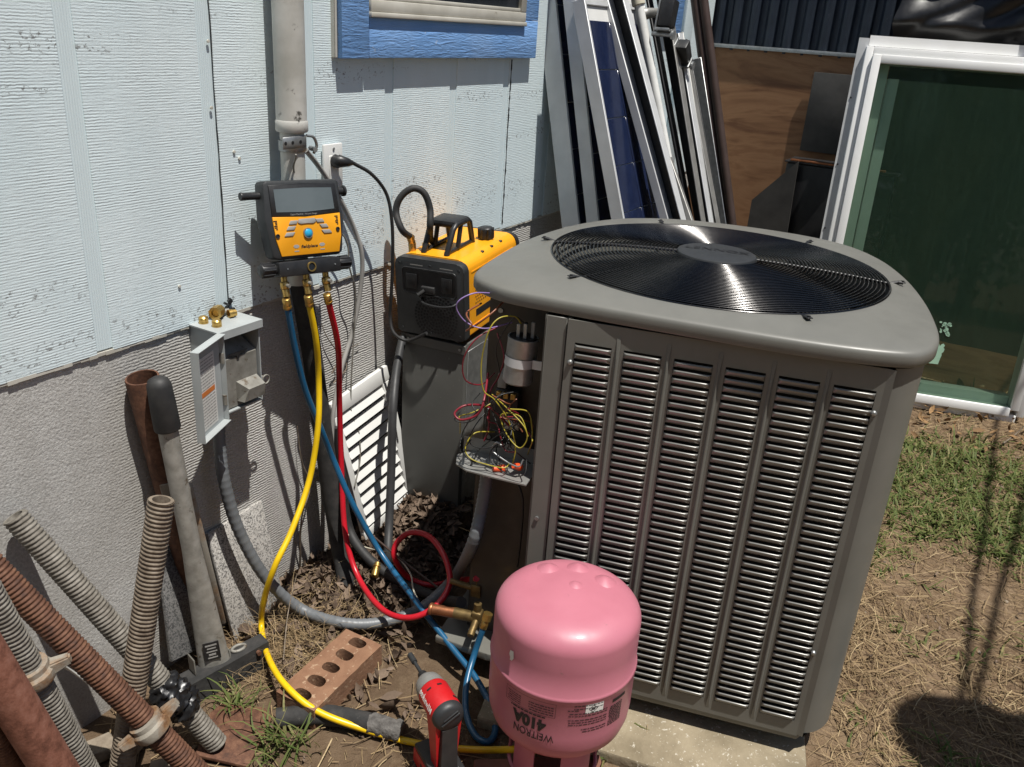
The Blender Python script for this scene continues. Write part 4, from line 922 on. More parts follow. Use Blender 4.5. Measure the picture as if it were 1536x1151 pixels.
K('cord_hook', MB().tube(spline([(.08, -.002, .112), (.10, -.016, .104), (.15, -.020, .102), (.185, -.012, .106), (.195, -.001, .112)], 6), .0035, 8), M_BLK)
mb = MB()
for k in range(1, 8):
    for j in range(k*6):
        a = 2*PI*j/(k*6)+k*.3; rr = k*.0095
        x, z = .128+rr*math.cos(a), .062+rr*math.sin(a)
        if z < .008 or x > RW-.02: continue
        mb.cyl((x, -.0004, z), (x, .0006, z), .0038, 7)
K('vent_perforation', mb, M_DARKHOLE)
for x, z in ((.016, .208), (RW-.016, .208), (.114, .209), (.016, .014), (RW-.016, .014), (.11, .010)): K('screw', MB().cyl((x, 0, z), (x, -.002, z), .0042, 10), M_GREYP)
K('lettering_strip', MB().span((.05, -.0006, .206), (.09, .0003, .2085)).span((.145, -.0006, .206), (.185, .0003, .2085)), M_BTN)
hs = []
for x in (.066, .140):
    z = RH+.0035; pts = [(x, .050, z), (x+.006, .078, z+.066), (x+.006, .095, z+.078), (x+.006, .165, z+.078), (x+.006, .178, z+.068), (x, .205, z)]
    K('handle_side', MB().tube(pts, .0085, 8).tube([(x, .052, z+.006), (x, .204, z+.006)], .006, 8).tube([(x+.003, .11, z+.008), (x+.006, .125, z+.072)], .007, 8), M_BLK)
K('handle_grip', MB().span((.062, .088, RH+.070), (.152, .172, RH+.092), .009), M_BLK)
kb = MB().lathe([(0, 0), (.021, 0), (.022, .006), (.022, .032), (.019, .036), (0, .037)], (.160, .255, RH+.003), (0, 0, 1), 20)
for k in range(8): a = k*PI/4; kb.cyl((.160+.021*math.cos(a), .255+.021*math.sin(a), RH+.008), (.160+.021*math.cos(a), .255+.021*math.sin(a), RH+.036), .005, 8)
K('control_knob', kb, M_BLK)
K('hose_port', MB().cyl((.026, .055, RH-.004), (.026, .055, RH+.016), .011, 12).cyl((.052, .085, RH), (.052, .085, RH+.020), .010, 12), M_BRASS)
for y in (.14, .20, .26): K('shell_clip', MB().span((.196, y, RH-.006), (.206, y+.012, RH+.001), .001, 1), M_BLK)
K('side_slot', MB().span((RW-.0032, .075, .055), (RW-.0022, .20, .075)), M_BLK)
K('side_groove', MB().span((RW-.0034, .05, RH-.035), (RW-.0016, .32, RH-.031)).span((RW-.0034, .05, .030), (RW-.0010, .32, .034)), M_YEL)
mb = MB()
for j in range(9):
    for k in range(8): mb.cyl((RW-.0034, .075+k*.012+(j % 2)*.006, .095+j*.0095), (RW-.0022, .075+k*.012+(j % 2)*.006, .095+j*.0095), .0026, 6)
K('side_perforation', mb, M_BLK)
rmm = root_m(rm)
# hose looping off its top
lp = [rmm @ Vector((.026, .055, RH+.040)), WX(603, 345, 1.895), WX(594, 318, 1.90), WX(601, 296, 1.91), WX(619, 283, 1.93), WX(636, 290, 1.95), WX(645, 314, 1.96), WX(645, 340, 1.95), rmm @ Vector((.060, .10, RH+.030)), rmm @ Vector((.062, .12, RH+.014))]
lh = thing('loop_hose', 'short thick black hose looping up from the yellow machine', 'hose', lp[0])
obj('hose', MB().tube(spline(lp, 8), .0095, 12), M_RUB, lh)
obj('coupling', MB().cyl(rmm @ Vector((.026, .055, RH+.0165)), rmm @ Vector((.026, .055, RH+.026)), .012, 6).cyl(rmm @ Vector((.026, .055, RH+.0262)), lp[0]+(lp[1]-lp[0])*.25, .0105, 14), M_BRASS, lh)

# ---------------------------------------------------------------- leads, cables, hoses
pcx = Vector((xm, 1.4735, z0+.085))
pw = path([(509, 242, pcx+Vector((.0, -.030, -.008))), (530, 245, None), (558, 262, None), (580, 292, WY(580, 292, 1.42)), (588, 335, None), (589, 390, WY(589, 390, 1.415)), (587, 440, None), (585, 475, WY(585, 475, 1.43)), (591, 500, None), (612, 511, rmm @ Vector((.03, -.012, .085))), (640, 500, rmm @ Vector((.088, -.022, .125)))])
pc = thing('power_cord', 'black power cord plugged into the white outlet and running to the yellow machine', 'power cord', pw[0])
obj('cord', MB().tube(spline(pw[1:], 8), .0048, 8), M_RUB, pc)
obj('plug', MB().tube([pcx, pcx+Vector((0, -.012, -.002)), pw[0], pw[0]+(pw[1]-pw[0])*.6, pw[1]], lambda t: (.016 if t < .55 else .016-.011*(t-.55)/.45), 12), M_BLK, pc)
def hose(name, label, cat, pts, r, m, n=8, seg=10, group=None):
    P = spline(path(pts), n); return tag(obj(name, MB().tube(P, r, seg), m), label, cat, group)
def fitted_hose(name, label, pts, r, m, ends=(1, 0)):
    P = spline(path(pts), 8); t = thing(name, label, 'hose', P[-1], (0, 0, 0), 'hoses of the gauge')
    obj('hose', MB().tube(P, r, 12), m, t)
    if ends[0]: dd = (P[1]-P[0]).normalized(); obj('crimp_fitting', MB().cyl(P[0]-dd*.026, P[0]+dd*.001, r*1.22, 14, bev=.001).cyl(P[0]-dd*.006, P[0]-dd*.002, r*1.30, 14), M_BRASS, t)
    if ends[1]: dd = (P[-1]-P[-2]).normalized(); obj('crimp_fitting', MB().cyl(P[-1]-dd*.001, P[-1]+dd*.022, r*1.2, 14, bev=.001).cyl(P[-1]+dd*.0222, P[-1]+dd*.040, r*1.55, 8), M_BRASS, t)
    return t
pL, pM, pR = [p+Vector((0, -.002, -.028)) for p in ports]
HR = .0078
fitted_hose('yellow_hose', 'long yellow hose dropping from the gauge and curving across the ground to the pink cylinder',
    [(None, None, pM), (474, 510, None), (478, 570, WY(478, 570, 1.375)), (477, 640, None), (464, 720, WY(464, 720, 1.355)), (438, 795, None), (412, 850, WY(412, 850, 1.33)), (396, 900, None), (392, 940, G(392, 940, .045)), (402, 985, None), (428, 1028, G(428, 1028, .075)), (478, 1068, G(478, 1068, .05)), (560, 1098, G(560, 1098, .02)), (640, 1118, G(640, 1118, .012)), (715, 1125, G(715, 1125, .016)), (778, 1124, G(778, 1124, .062))], HR, M_YHOSE, (1, 1))
vb_ = acw(VX, VY-.072, .124)
fitted_hose('blue_hose', 'long blue hose hanging from the gauge and looping back to the condenser valve',
    [(None, None, pL), (442, 520, None), (458, 585, WY(458, 585, 1.38)), (482, 645, None), (500, 690, WY(500, 690, 1.355)), (530, 758, None), (570, 828, WY(570, 828, 1.22)), (620, 897, G(620, 897, .13)), (675, 968, G(675, 968, .075)), (712, 1015, G(712, 1015, .045)), (736, 1060, G(736, 1060, .02)), (743, 1095, G(743, 1095, .012)), (732, 1113, G(732, 1113, .012)), (712, 1102, G(712, 1102, .014)), (699, 1068, G(699, 1068, .03)), (700, 1025, G(700, 1025, .06)), (712, 980, G(712, 980, .10)), (725, 942, vb_)], HR, M_BHOSE, (1, 1))
fitted_hose('red_hose', 'red hose hanging from the gauge and coiling in one loop on the dead leaves',
    [(None, None, pR), (507, 520, None), (509, 600, WY(509, 600, 1.40)), (512, 700, WY(512, 700, 1.39)), (518, 800, WY(518, 800, 1.34)), (537, 865, G(537, 865, .10)), (572, 913, G(572, 913, .10)), (612, 927, G(612, 927, .115)), (650, 912, G(650, 912, .145)), (674, 878, G(674, 878, .18)), (668, 838, G(668, 838, .22)), (645, 806, G(645, 806, .24)), (616, 799, G(616, 799, .22)), (595, 815, G(595, 815, .18)), (592, 838, G(592, 838, .14)), (612, 866, G(612, 866, .07)), (645, 878, G(645, 878, .05)), (680, 872, G(680, 872, .06)), (715, 868, acw(-.43, -.40, .19))], HR, M_RHOSE, (1, 0))
cw = path([(329, 612, Vector((bx0+.045, 1.440, bz0+.002))), (329, 660, None), (336, 720, WY(336, 720, 1.435)), (358, 795, WY(358, 795, 1.42)), (398, 866, WY(398, 866, 1.385)), (450, 913, G(450, 913, .065)), (510, 934, G(510, 934, .060)), (570, 934, G(570, 934, .055)), (632, 912, G(632, 912, .07)), (680, 868, G(680, 868, .14)), (707, 820, FRONT(707, 820, 1.645)), (722, 765, FRONT(722, 765, 1.655)), (730, 715, FRONT(730, 715, 1.655)), (732, 700, acw(-.405, -.415, .586))])
P = spline(cw, 22); cond = thing('flexible_conduit', 'thick grey ribbed conduit sagging from the switch box to the condenser', 'conduit', P[len(P)//2])
ln = len(P); obj('tube', MB().tube(P, lambda t: .0142+(.0007 if round(t*(ln-1)) % 3 else -.0004), 14), M_CONDUIT, cond)
obj('connector', MB().cyl(P[0], P[0]+Vector((0, 0, -.028)), .018, 14, bev=.002), M_BLK, cond); obj('connector', MB().cyl(P[-1]+Vector((0, 0, -.02)), P[-1]+Vector((0, 0, .012)), .019, 8), M_GALV, cond)
fo = spline(path([(446, 404, Vector((X+.005, 1.437, .925))), (458, 470, None), (470, 545, WY(470, 545, 1.432)), (483, 640, WY(483, 640, 1.428)), (497, 740, WY(497, 740, 1.41)), (510, 820, WY(510, 820, 1.38)), (521, 880, G(521, 880, .03))]), 10)
tag(obj('insulated_line', MB().tube(fo, lambda t: .0255+.0015*noise.noise((t*14, 2, 1)), 14), M_FOAM), 'thick black foam covered pipe running down the wall behind the three hoses', 'insulated pipe')
P = spline(path([(505, 640, WY(505, 640, 1.45)), (512, 720, WY(512, 720, 1.44)), (522, 790, WY(522, 790, 1.41)), (545, 830, G(545, 830, .09)), (580, 860, G(580, 860, .06)), (625, 885, G(625, 885, .05)), (668, 900, G(668, 900, .07)), (692, 904, acw(VX-.126, VY-.004, .150))]), 8)
tag(obj('insulated_line', MB().tube(P, .0145, 12), M_RUB), 'thinner black insulated pipe bending over the leaves to the copper stub', 'insulated pipe')
c = G(565, 852, .085); tag(obj('brass_coupling', MB().cyl(c+Vector((-.022, -.01, -.012)), c+Vector((-.008, -.003, -.004)), .011, 6).cyl(c+Vector((-.008, -.003, -.004)), c+Vector((.012, .006, .006)), .009, 14).lathe([(.0125, 0), (.0125, .004)], c, (1, .4, .4), 14), M_BRASS), 'loose brass coupling lying on the leaves beside the blue hose', 'brass fitting')
hose('drain_hose', 'dark grey hose hanging down in front of the white vent from under the yellow machine', 'hose', [(604, 506, rmm @ Vector((.012, .02, -.002))), (594, 560, None), (589, 620, WY(589, 620, 1.36)), (587, 700, WY(587, 700, 1.34)), (584, 780, WY(584, 780, 1.31)), (582, 828, G(582, 828, .10)), (585, 845, G(585, 845, .06))], .0125, M_CHAR)
hose('grey_cable', 'flat grey cable hanging from the pipe strap and passing right of the gauge', 'cable', [(458, 225, WY(458, 225, 1.43)), (478, 250, WY(478, 250, 1.47)), (505, 290, WY(505, 290, 1.475)), (530, 340, WY(530, 340, 1.47)), (543, 385, WY(543, 385, 1.46)), (540, 440, WY(540, 440, 1.465)), (528, 500, WY(528, 500, 1.47)), (512, 555, WY(512, 555, 1.465)), (500, 620, WY(500, 620, 1.455)), (498, 700, WY(498, 700, 1.44)), (505, 780, WY(505, 780, 1.41))], .0062, M_BTN)
hose('thin_cable', 'thin brown grey wire hanging beside the flat grey cable', 'cable', [(444, 232, WY(444, 232, 1.40)), (442, 262, WY(442, 262, 1.42)), (470, 320, WY(470, 320, 1.46)), (517, 356, WY(517, 356, 1.45)), (524, 400, WY(524, 400, 1.45)), (533, 440, WY(533, 440, 1.455)), (531, 500, WY(531, 500, 1.46)), (527, 570, WY(527, 570, 1.46)), (527, 620, WY(527, 620, 1.46)), (538, 648, WY(538, 648, 1.45)), (540, 690, WY(540, 690, 1.43)), (532, 730, WY(532, 730, 1.42))], .0022, M_GALVD)
hose('thin_wire', 'thin pinkish bare wire curving over the leaves near the red loop', 'wire', [(520, 800, WY(520, 800, 1.40)), (545, 820, G(545, 820, .10)), (590, 832, G(590, 832, .13)), (615, 860, G(615, 860, .11)), (622, 890, G(622, 890, .09)), (650, 935, G(650, 935, .02)), (690, 945, G(690, 945, .02)), (735, 930, G(735, 930, .09)), (752, 915, acw(-.37, -.44, .12))], .0022, M_CREAM)
hose('steel_rod', 'slim dark steel rod lying across the leaves inside the red loop', 'rod', [(560, 805, G(560, 805, .15)), (600, 838, G(600, 838, .13)), (665, 888, G(665, 888, .10))], .0032, M_BROWNP, 3)

# ---------------------------------------------------------------- white slatted vent on the wall
tlv, trv, blv, brv = WY(500, 604, 1.468), WY(590, 540, 1.468), WY(541, 815, 1.405), WY(611, 752, 1.405)
loc, rot, vw, vh = frame4(tlv, trv, blv, brv)
vt = thing('louvre_vent', 'white slatted vent cover leaning against the foundation behind the hoses', 'vent', loc, rot)
K = lambda n, mb, m, p=None, **k: obj(n, mb, m, p or vt, world=False, **k)
w2, h2 = vw/2, vh/2
K('frame_rail', MB().span((-w2, -.006, h2-.045), (w2, .010, h2), .002), M_WHITE); K('frame_rail', MB().span((-w2, -.006, -h2), (w2, .010, -h2+.03), .002), M_WHITE)
K('frame_stile', MB().span((-w2, -.0065, -h2+.0305), (-w2+.022, .010, h2-.0455), .002), M_WHITE); K('frame_stile', MB().span((w2-.035, -.0065, -h2+.0305), (w2, .010, h2-.0455), .002), M_WHITE)
ns = 10; sp = (vh-.075)/ns; s0_ = None
for k in range(ns):
    z = -h2+.03+(k+.5)*sp
    if s0_ is None:
        s0_ = K('slat', MB().hexa([(-w2+.0225, -.0085, -.0105), (w2-.0355, -.0085, -.0105), (w2-.0355, -.0060, -.0115), (-w2+.0225, -.0060, -.0115), (-w2+.0225, .004, .0145), (w2-.0355, .004, .0145), (w2-.0355, .0065, .0135), (-w2+.0225, .0065, .0135)]), M_WHITE, smooth=0); s0_.location = (0, 0, z)
    else: inst(s0_, vt, (0, 0, z))
K('backing', MB().span((-w2+.002, .0105, -h2+.002), (w2-.002, .012, h2-.002)), M_BLK)
# ---------------------------------------------------------------- pink cylinder
TX, TY, TRD, TZ, TH = 1.32, .56, .150, .150, .34
sl_c = Vector((1.30, .58, 0))
tag(obj('brown_slab', (lambda m: (m.prism([(1.385, .474), (1.217, .698), (.955, .520), (1.13, .28)], .0, .036, None, .003), m)[1])(MB()), M_SLAB), 'flat red brown slab on the soil under the pink cylinder', 'slab')
t = thing('refrigerant_cylinder', 'upside down pink steel refrigerant cylinder standing in front of the condenser', 'gas cylinder', (TX, TY, .037))
K = lambda n, mb, m, p=None, **k: obj(n, mb, m, p or t, **k)
r_ = TRD; zt = TZ+TH
pf = [(.001, TZ-.008), (.05, TZ-.006), (.098, TZ+.000), (.126, TZ+.013), (.141, TZ+.032), (.148, TZ+.056)]
seam = WX(850, 1058, TX-.138).z
pf += [(r_, TZ+.085), (r_, seam-.010), (r_+.0018, seam-.006), (r_+.0018, seam-.001), (r_+.0024, seam), (r_+.0006, seam+.004), (r_-.0015, seam+.007), (r_-.0018, seam+.06)]
R2 = r_-.0018
for k in range(0, 11):
    a = k/10*PI/2; q = .070; pf.append((R2-q+q*math.cos(a), zt-.058+.046*math.sin(a)))
pf += [(.05, zt-.006), (.02, zt-.0035), (0, zt-.003)]
pb_ = MB(); pb_.lathe(pf, (TX, TY, 0), (0, 0, 1), 72)
body = K('cylinder_body', pb_, M_PINK, smooth=70)
for px, py in ((822, 848), (871, 838), (908, 868), (863, 879)):
    c = G(px, py, zt-.006); dr = Vector((c.x-TX, c.y-TY, 0)); c = Vector((TX, TY, 0))+dr*min(1, .082/max(dr.length, .001)); c.z = zt-.0125 if dr.length < .06 else zt-.0165
    K('foot_bump', MB().lathe([(.030, 0), (.020, .0062), (.012, .0100), (.007, .0125), (.0035, .0135), (0, .0137)], c, (dr.x*.8, dr.y*.8, 1), 18), M_PINK)
cm = MB()
for k, (a0, a1) in enumerate(((2.55, 3.15), (3.75, 4.5), (5.2, 5.9), (.4, 1.1), (1.5, 2.1))):
    n_ = 10
    V = [(TX+rr*math.cos(a), TY+rr*math.sin(a), z) for rr in (.093, .097) for z in (.038, TZ+.012) for a in np.linspace(a0, a1, n_)]
    idx = lambda i, j, q: i*2*n_+j*n_+q
    Fs = []
    for q in range(n_-1):
        Fs += [(idx(0, 0, q), idx(0, 0, q+1), idx(0, 1, q+1), idx(0, 1, q)), (idx(1, 0, q), idx(1, 0, q+1), idx(1, 1, q+1), idx(1, 1, q)), (idx(0, 0, q), idx(0, 0, q+1), idx(1, 0, q+1), idx(1, 0, q)), (idx(0, 1, q), idx(0, 1, q+1), idx(1, 1, q+1), idx(1, 1, q))]
    for q in (0, n_-1): Fs.append((idx(0, 0, q), idx(0, 1, q), idx(1, 1, q), idx(1, 0, q)))
    cm.raw(V, Fs)
ringv = [(TX+.095*math.cos(a), TY+.095*math.sin(a), .0415) for a in np.linspace(0, 2*PI, 49)[:-1]]
cm.tube(ringv, .0045, 8, True)
K('handle_collar', cm, M_PINK)
K('valve', MB().cyl((TX, TY, TZ-.002), (TX, TY, TZ-.05), .014, 12).cyl((TX-.02, TY+.0, TZ-.04), (TX-.05, TY+.01, TZ-.04), .010, 10), M_BRASS)
# print on the lower half, upside down like the cylinder itself
def wrap(mb, v, f, a0, zc, rr=r_+.0009): mb.raw([(TX+rr*math.cos(a0-p.x/r_), TY+rr*math.sin(a0-p.x/r_), zc-p.y) for p in v], f)
def quads(mb, rects, a0, zc, rr=r_+.0008):
    for x0, z0_, x1, z1_ in rects:
        n_ = max(1, int(abs(x1-x0)/.008)); xs = np.linspace(x0, x1, n_+1)
        for p, q in zip(xs, xs[1:]): wrap(mb, [Vector((p, z0_, 0)), Vector((q, z0_, 0)), Vector((q, z1_, 0)), Vector((p, z1_, 0))], [(0, 1, 2, 3)], a0, zc, rr)
AF = math.atan2(-TY, -TX)
aT = AF-.36; z410 = seam-.067
v, f = text_mesh('410A', .034, .0018, sp=1.0); mb = MB(); wrap(mb, [Vector((p.x*.95, p.y*1.05, 0)) for p in v], f, aT, z410)
v, f = text_mesh('WEITRON', .0225, .0001, sp=1.0); wrap(mb, [Vector((p.x*.84-.010, p.y*1.15, 0)) for p in v], f, aT, z410-.029)
K('printed_lettering', mb, M_INK, body, smooth=0)
mb = MB(); rc = []
def lines(x0, x1, ys_, h=.0016, wmin=.003, wmax=.010):
    for y in ys_:
        x = x0
        while x < x1-.002:
            w = random.uniform(wmin, wmax); rc.append((x, y-h/2, min(x+w, x1), y+h/2)); x += w+.0016
bw = .055
for q in ((-bw, -.0185, bw, -.0179), (-bw, .0150, bw, .0156), (-bw, -.0185, -bw+.0006, .0156), (bw-.0006, -.0185, bw, .0156)): rc.append(q)
lines(-.036, .040, (.0195,), .003); lines(-bw+.004, .0, (.010, .004, -.002, -.008), .0019); lines(.018, bw-.004, (.010, .005, 0, -.005, -.010), .0014); lines(-bw, bw*.5, (-.0225,), .0014)
quads(mb, rc, aT-.02, seam-.028)
rc = []; lines(-.042, .040, (.006, .0, -.006, -.016, -.022), .0019); lines(-.042, .012, (.018, .024), .0019); lines(-.030, .030, (-.034, -.041), .0019); lines(.020, .042, (-.030, ), .002)
quads(mb, rc, AF+.42, seam-.052)
rc = []; lines(-.018, .018, [.03-.0045*k for k in range(11)], .0026); rc.append((-.026, -.032, .012, -.024)); quads(mb, rc, AF+.86, seam-.048)
K('printed_text', mb, M_INK, body, smooth=0)['kind'] = 'stuff'
mb = MB(); quads(mb, [(-.019, -.0115, .019, .0115)], AF+.50, seam-.020, r_+.0007); stk = K('hazard_label', mb, M_PAPER, body, smooth=0)
mb = MB()
def dia(s_): return [Vector((s_, 0, 0)), Vector((0, s_, 0)), Vector((-s_, 0, 0)), Vector((0, -s_, 0))]
o1, i1 = dia(.0095), dia(.0080); wrap(mb, o1+i1, [(0, 1, 5, 4), (1, 2, 6, 5), (2, 3, 7, 6), (3, 0, 4, 7)], AF+.48, seam-.020, r_+.0012)
quads(mb, [(-.0045, -.001, .0045, .0012), (-.003, .0018, .004, .003)], AF+.48, seam-.020, r_+.0012)
K('hazard_diamond', mb, M_INK, body, smooth=0)
mb = MB(); a0 = AF-.72; zc = WX(772, 972, TX-.12).z
V = [Vector((x, y, 0)) for x, y in ((-.005, -.012), (.004, -.010), (.0065, .0), (.003, .007), (.004, .013), (-.002, .012), (-.0065, .004))]
wrap(mb, V, [tuple(range(7))], a0, zc, r_-.0005); K('torn_label', mb, M_PAPER, body, smooth=0)

# ---------------------------------------------------------------- impact driver
Rr = G(673, 1075, .195); Nn = G(641, 1024, .195); dd = (Nn-Rr); HL = dd.length; yaw = math.atan2(dd.y, dd.x)-PI/2
dr = thing('impact_driver', 'red and black cordless impact driver standing on its battery beside the pink cylinder', 'power tool', (Rr.x, Rr.y, 0), (0, 0, yaw))
K = lambda n, mb, m, p=None, **k: obj(n, mb, m, p or dr, world=False, **k)
s = .80; hz = .195; HL = max(HL, .115)
K('motor_housing', MB().lathe([(.0, .004), (.031, .004), (.034, .010), (.0345, .075), (.0325, .080), (0, .080)], (0, 0, hz), (0, 1, 0), 28), M_RED)
K('rear_cap', MB().lathe([(0, -.011), (.026, -.010), (.032, -.005), (.0345, .003), (.034, .0095)], (0, 0, hz), (0, 1, 0), 28).box((0, -.0115, hz), (.046, .003, .005), Matrix.Rotation(-.5, 3, 'Y').to_quaternion(), .001).box((0, -.0115, hz+.010), (.036, .003, .003), Matrix.Rotation(-.5, 3, 'Y').to_quaternion(), .0008), M_GREYP)
K('gear_case', MB().lathe([(.0325, .0805), (.0315, .094), (.028, .108), (.020, .118), (.014, .121), (0, .121)], (0, 0, hz), (0, 1, 0), 28), M_STEEL)
K('chuck', MB().lathe([(.010, .1212), (.0105, .136), (.009, .139), (.006, .139), (0, .138)], (0, 0, hz), (0, 1, 0), 16), M_BLK)
K('bit', MB().cyl((0, .137, hz), (0, .178, hz), .0045, 6).cyl((0, .178, hz), (0, .205, hz), .0068, 12), M_GREYP)
K('grip', MB().hexa([(-.019, -.014, .058), (.019, -.014, .058), (.019, .026, .056), (-.019, .026, .056), (-.0175, -.010, hz-.026), (.0175, -.010, hz-.026), (.0175, .034, hz-.026), (-.0175, .034, hz-.026)]), M_RUB)
bmx = MB().hexa([(-.0225, .000, .056), (-.0192, .000, .056), (-.0192, .028, .056), (-.0225, .028, .056), (-.0300, -.002, hz-.012), (-.018, -.002, hz-.012), (-.018, .044, hz-.012), (-.0300, .044, hz-.012)])
K('side_shell', bmx, M_RED)
K('side_shell', MB().hexa([(.0192, .000, .056), (.0225, .000, .056), (.0225, .028, .056), (.0192, .028, .056), (.018, -.002, hz-.012), (.0300, -.002, hz-.012), (.0300, .044, hz-.012), (.018, .044, hz-.012)]), M_RED)
K('trigger', MB().span((-.008, .0265, hz-.075), (.008, .042, hz-.036), .004), M_BLK)
K('foot', MB().span((-.036, -.022, .044), (.036, .088, .058), .004), M_BLK)
K('battery', MB().span((-.037, -.026, .002), (.037, .094, .0435), .006), M_RED)
K('battery_latch', MB().span((-.0385, .02, .014), (-.0372, .05, .034), .001, 1).span((-.0385, -.03, .0005), (.0385, .096, .0018)), M_BLK)
for a in (-.55, .15, .75): K('vent_slot', MB().box((.0343*math.sin(a), .060 if a < .5 else .022, hz+.0343*math.cos(a)), (.010, .004, .002), Matrix.Rotation(a, 3, 'Y').to_quaternion()), M_BLK)
v, f = text_mesh('Milwaukee', .019, .0004); mb = MB()
pts = []
for p in v:
    xx = p.x*.74; yy = p.y+p.x*.10; a = -1.16+yy/.0349
    pts.append((.0352*math.sin(a), .046+xx, hz+.0352*math.cos(a)))
mb.raw(pts, f); K('lettering', mb, M_PAPER, smooth=0)

# ---------------------------------------------------------------- brick with five holes
c = [G(412, 1028, .06), G(530, 943, .06), G(567, 972, .06), G(470, 1080, .06)]
ctr = (c[0]+c[1]+c[2]+c[3])/4; ux = ((c[1]-c[0])+(c[2]-c[3])).normalized()
bl_ = ((c[1]-c[0]).length+(c[2]-c[3]).length)/2*.96; bw_ = .112; BHt = .060
br = thing('cored_brick', 'orange brown clay brick with five round holes lying on the soil', 'brick', (ctr.x, ctr.y, .004), (.0, -.03, math.atan2(ux.y, ux.x)))
mb = MB(); b = mb.b; ncell = 5; cw = bl_/ncell
for k in range(ncell):
    x0 = -bl_/2+k*cw; xm_ = x0+cw/2
    sq = [(x0+cw, 0), (x0+cw, bw_/2), (xm_, bw_/2), (x0, bw_/2), (x0, 0), (x0, -bw_/2), (xm_, -bw_/2), (x0+cw, -bw_/2)]
    hr = [(xm_+.0155*(abs(math.cos(a))**.75)*math.copysign(1, math.cos(a)), .0235*(abs(math.sin(a))**.75)*math.copysign(1, math.sin(a))) for a in [i*PI/8 for i in range(16)]]
    sq16 = []
    for i in range(8):
        p, q = sq[i], sq[(i+1) % 8]; sq16 += [p, ((p[0]+q[0])/2, (p[1]+q[1])/2)]
    for z, flip in ((BHt, 0), (0, 1)):
        S_ = [b.verts.new((x, y, z)) for x, y in sq16]; H_ = [b.verts.new((x, y, z)) for x, y in hr]
        for i in range(16):
            j = (i+1) % 16; b.faces.new((S_[i], S_[j], H_[j], H_[i]))
        if z: top = H_
    bot = H_
    for i in range(16): b.faces.new((top[i], top[(i+1) % 16], bot[(i+1) % 16], bot[i]))
L2, W2 = bl_/2, bw_/2
for (xa, ya), (xb, yb) in (((-L2, -W2), (L2, -W2)), ((L2, -W2), (L2, W2)), ((L2, W2), (-L2, W2)), ((-L2, W2), (-L2, -W2))):
    b.faces.new([b.verts.new(p) for p in ((xa, ya, 0), (xb, yb, 0), (xb, yb, BHt), (xa, ya, BHt))])
bmesh.ops.remove_doubles(b, verts=b.verts, dist=1e-4)
for v_ in b.verts: v_.co += Vector((.0018*noise.noise(v_.co*40), .0018*noise.noise(v_.co*38+Vector((3, 1, 2))), .0014*noise.noise(v_.co*35)))
obj('brick_body', mb, M_BRICK, br, world=False, smooth=30)

# ---------------------------------------------------------------- slabs leaning on the foundation
def slab(name, label, cat, q, th, m):
    loc, rot, w, h = frame4(*q); r = obj(name, MB().span((-w/2, 0, -h/2), (w/2, th, h/2), .002), m); r.data.transform(Matrix.LocRotScale(loc, rot, None)); return tag(r, label, cat)
M_GRAN = None
def m_granite(name, a, b_, c_):
    m, nt, bb, pos, g_ = new_mat(name)
    vo = nt.nodes.new('ShaderNodeTexVoronoi'); nt.links.new(pos, vo.inputs['Vector']); vo.inputs['Scale'].default_value = 340
    sp_ = sep(nt, vo.outputs['Color'])[0]
    col = ramp(nt, sp_, [(.0, c_), (.22, c_), (.26, b_), (.5, b_), (.56, a), (1, a)])
    col = mix(nt, math_(nt, 'MULTIPLY', ramp(nt, nz(nt, pos, 9, 5), [(.45, (0,)*3), (.75, (1,)*3)]), .5), col, b_)
    nt.links.new(col, bb.inputs['Base Color']); bb.inputs['Roughness'].default_value = .5; return m
M_GRAN = m_granite('speckled_granite', (.50, .48, .45), (.34, .325, .30), (.15, .145, .14)); M_GRAND = m_granite('dark_granite', (.17, .165, .16), (.10, .10, .098), (.05, .05, .05))
slab('granite_tile', 'pale speckled granite tile leaning on the foundation behind the grey conduit', 'tile', (WY(306, 805, 1.482), WY(381, 761, 1.482), WY(358, 958, 1.425), WY(438, 892, 1.435)), .010, M_GRAN)
slab('granite_tile', 'dark grey granite tile leaning behind the steel bar with the rubber grip', 'tile', (WY(236, 838, 1.470), WY(268, 815, 1.470), WY(262, 985, 1.40), WY(306, 975, 1.40)), .011, M_GRAND)

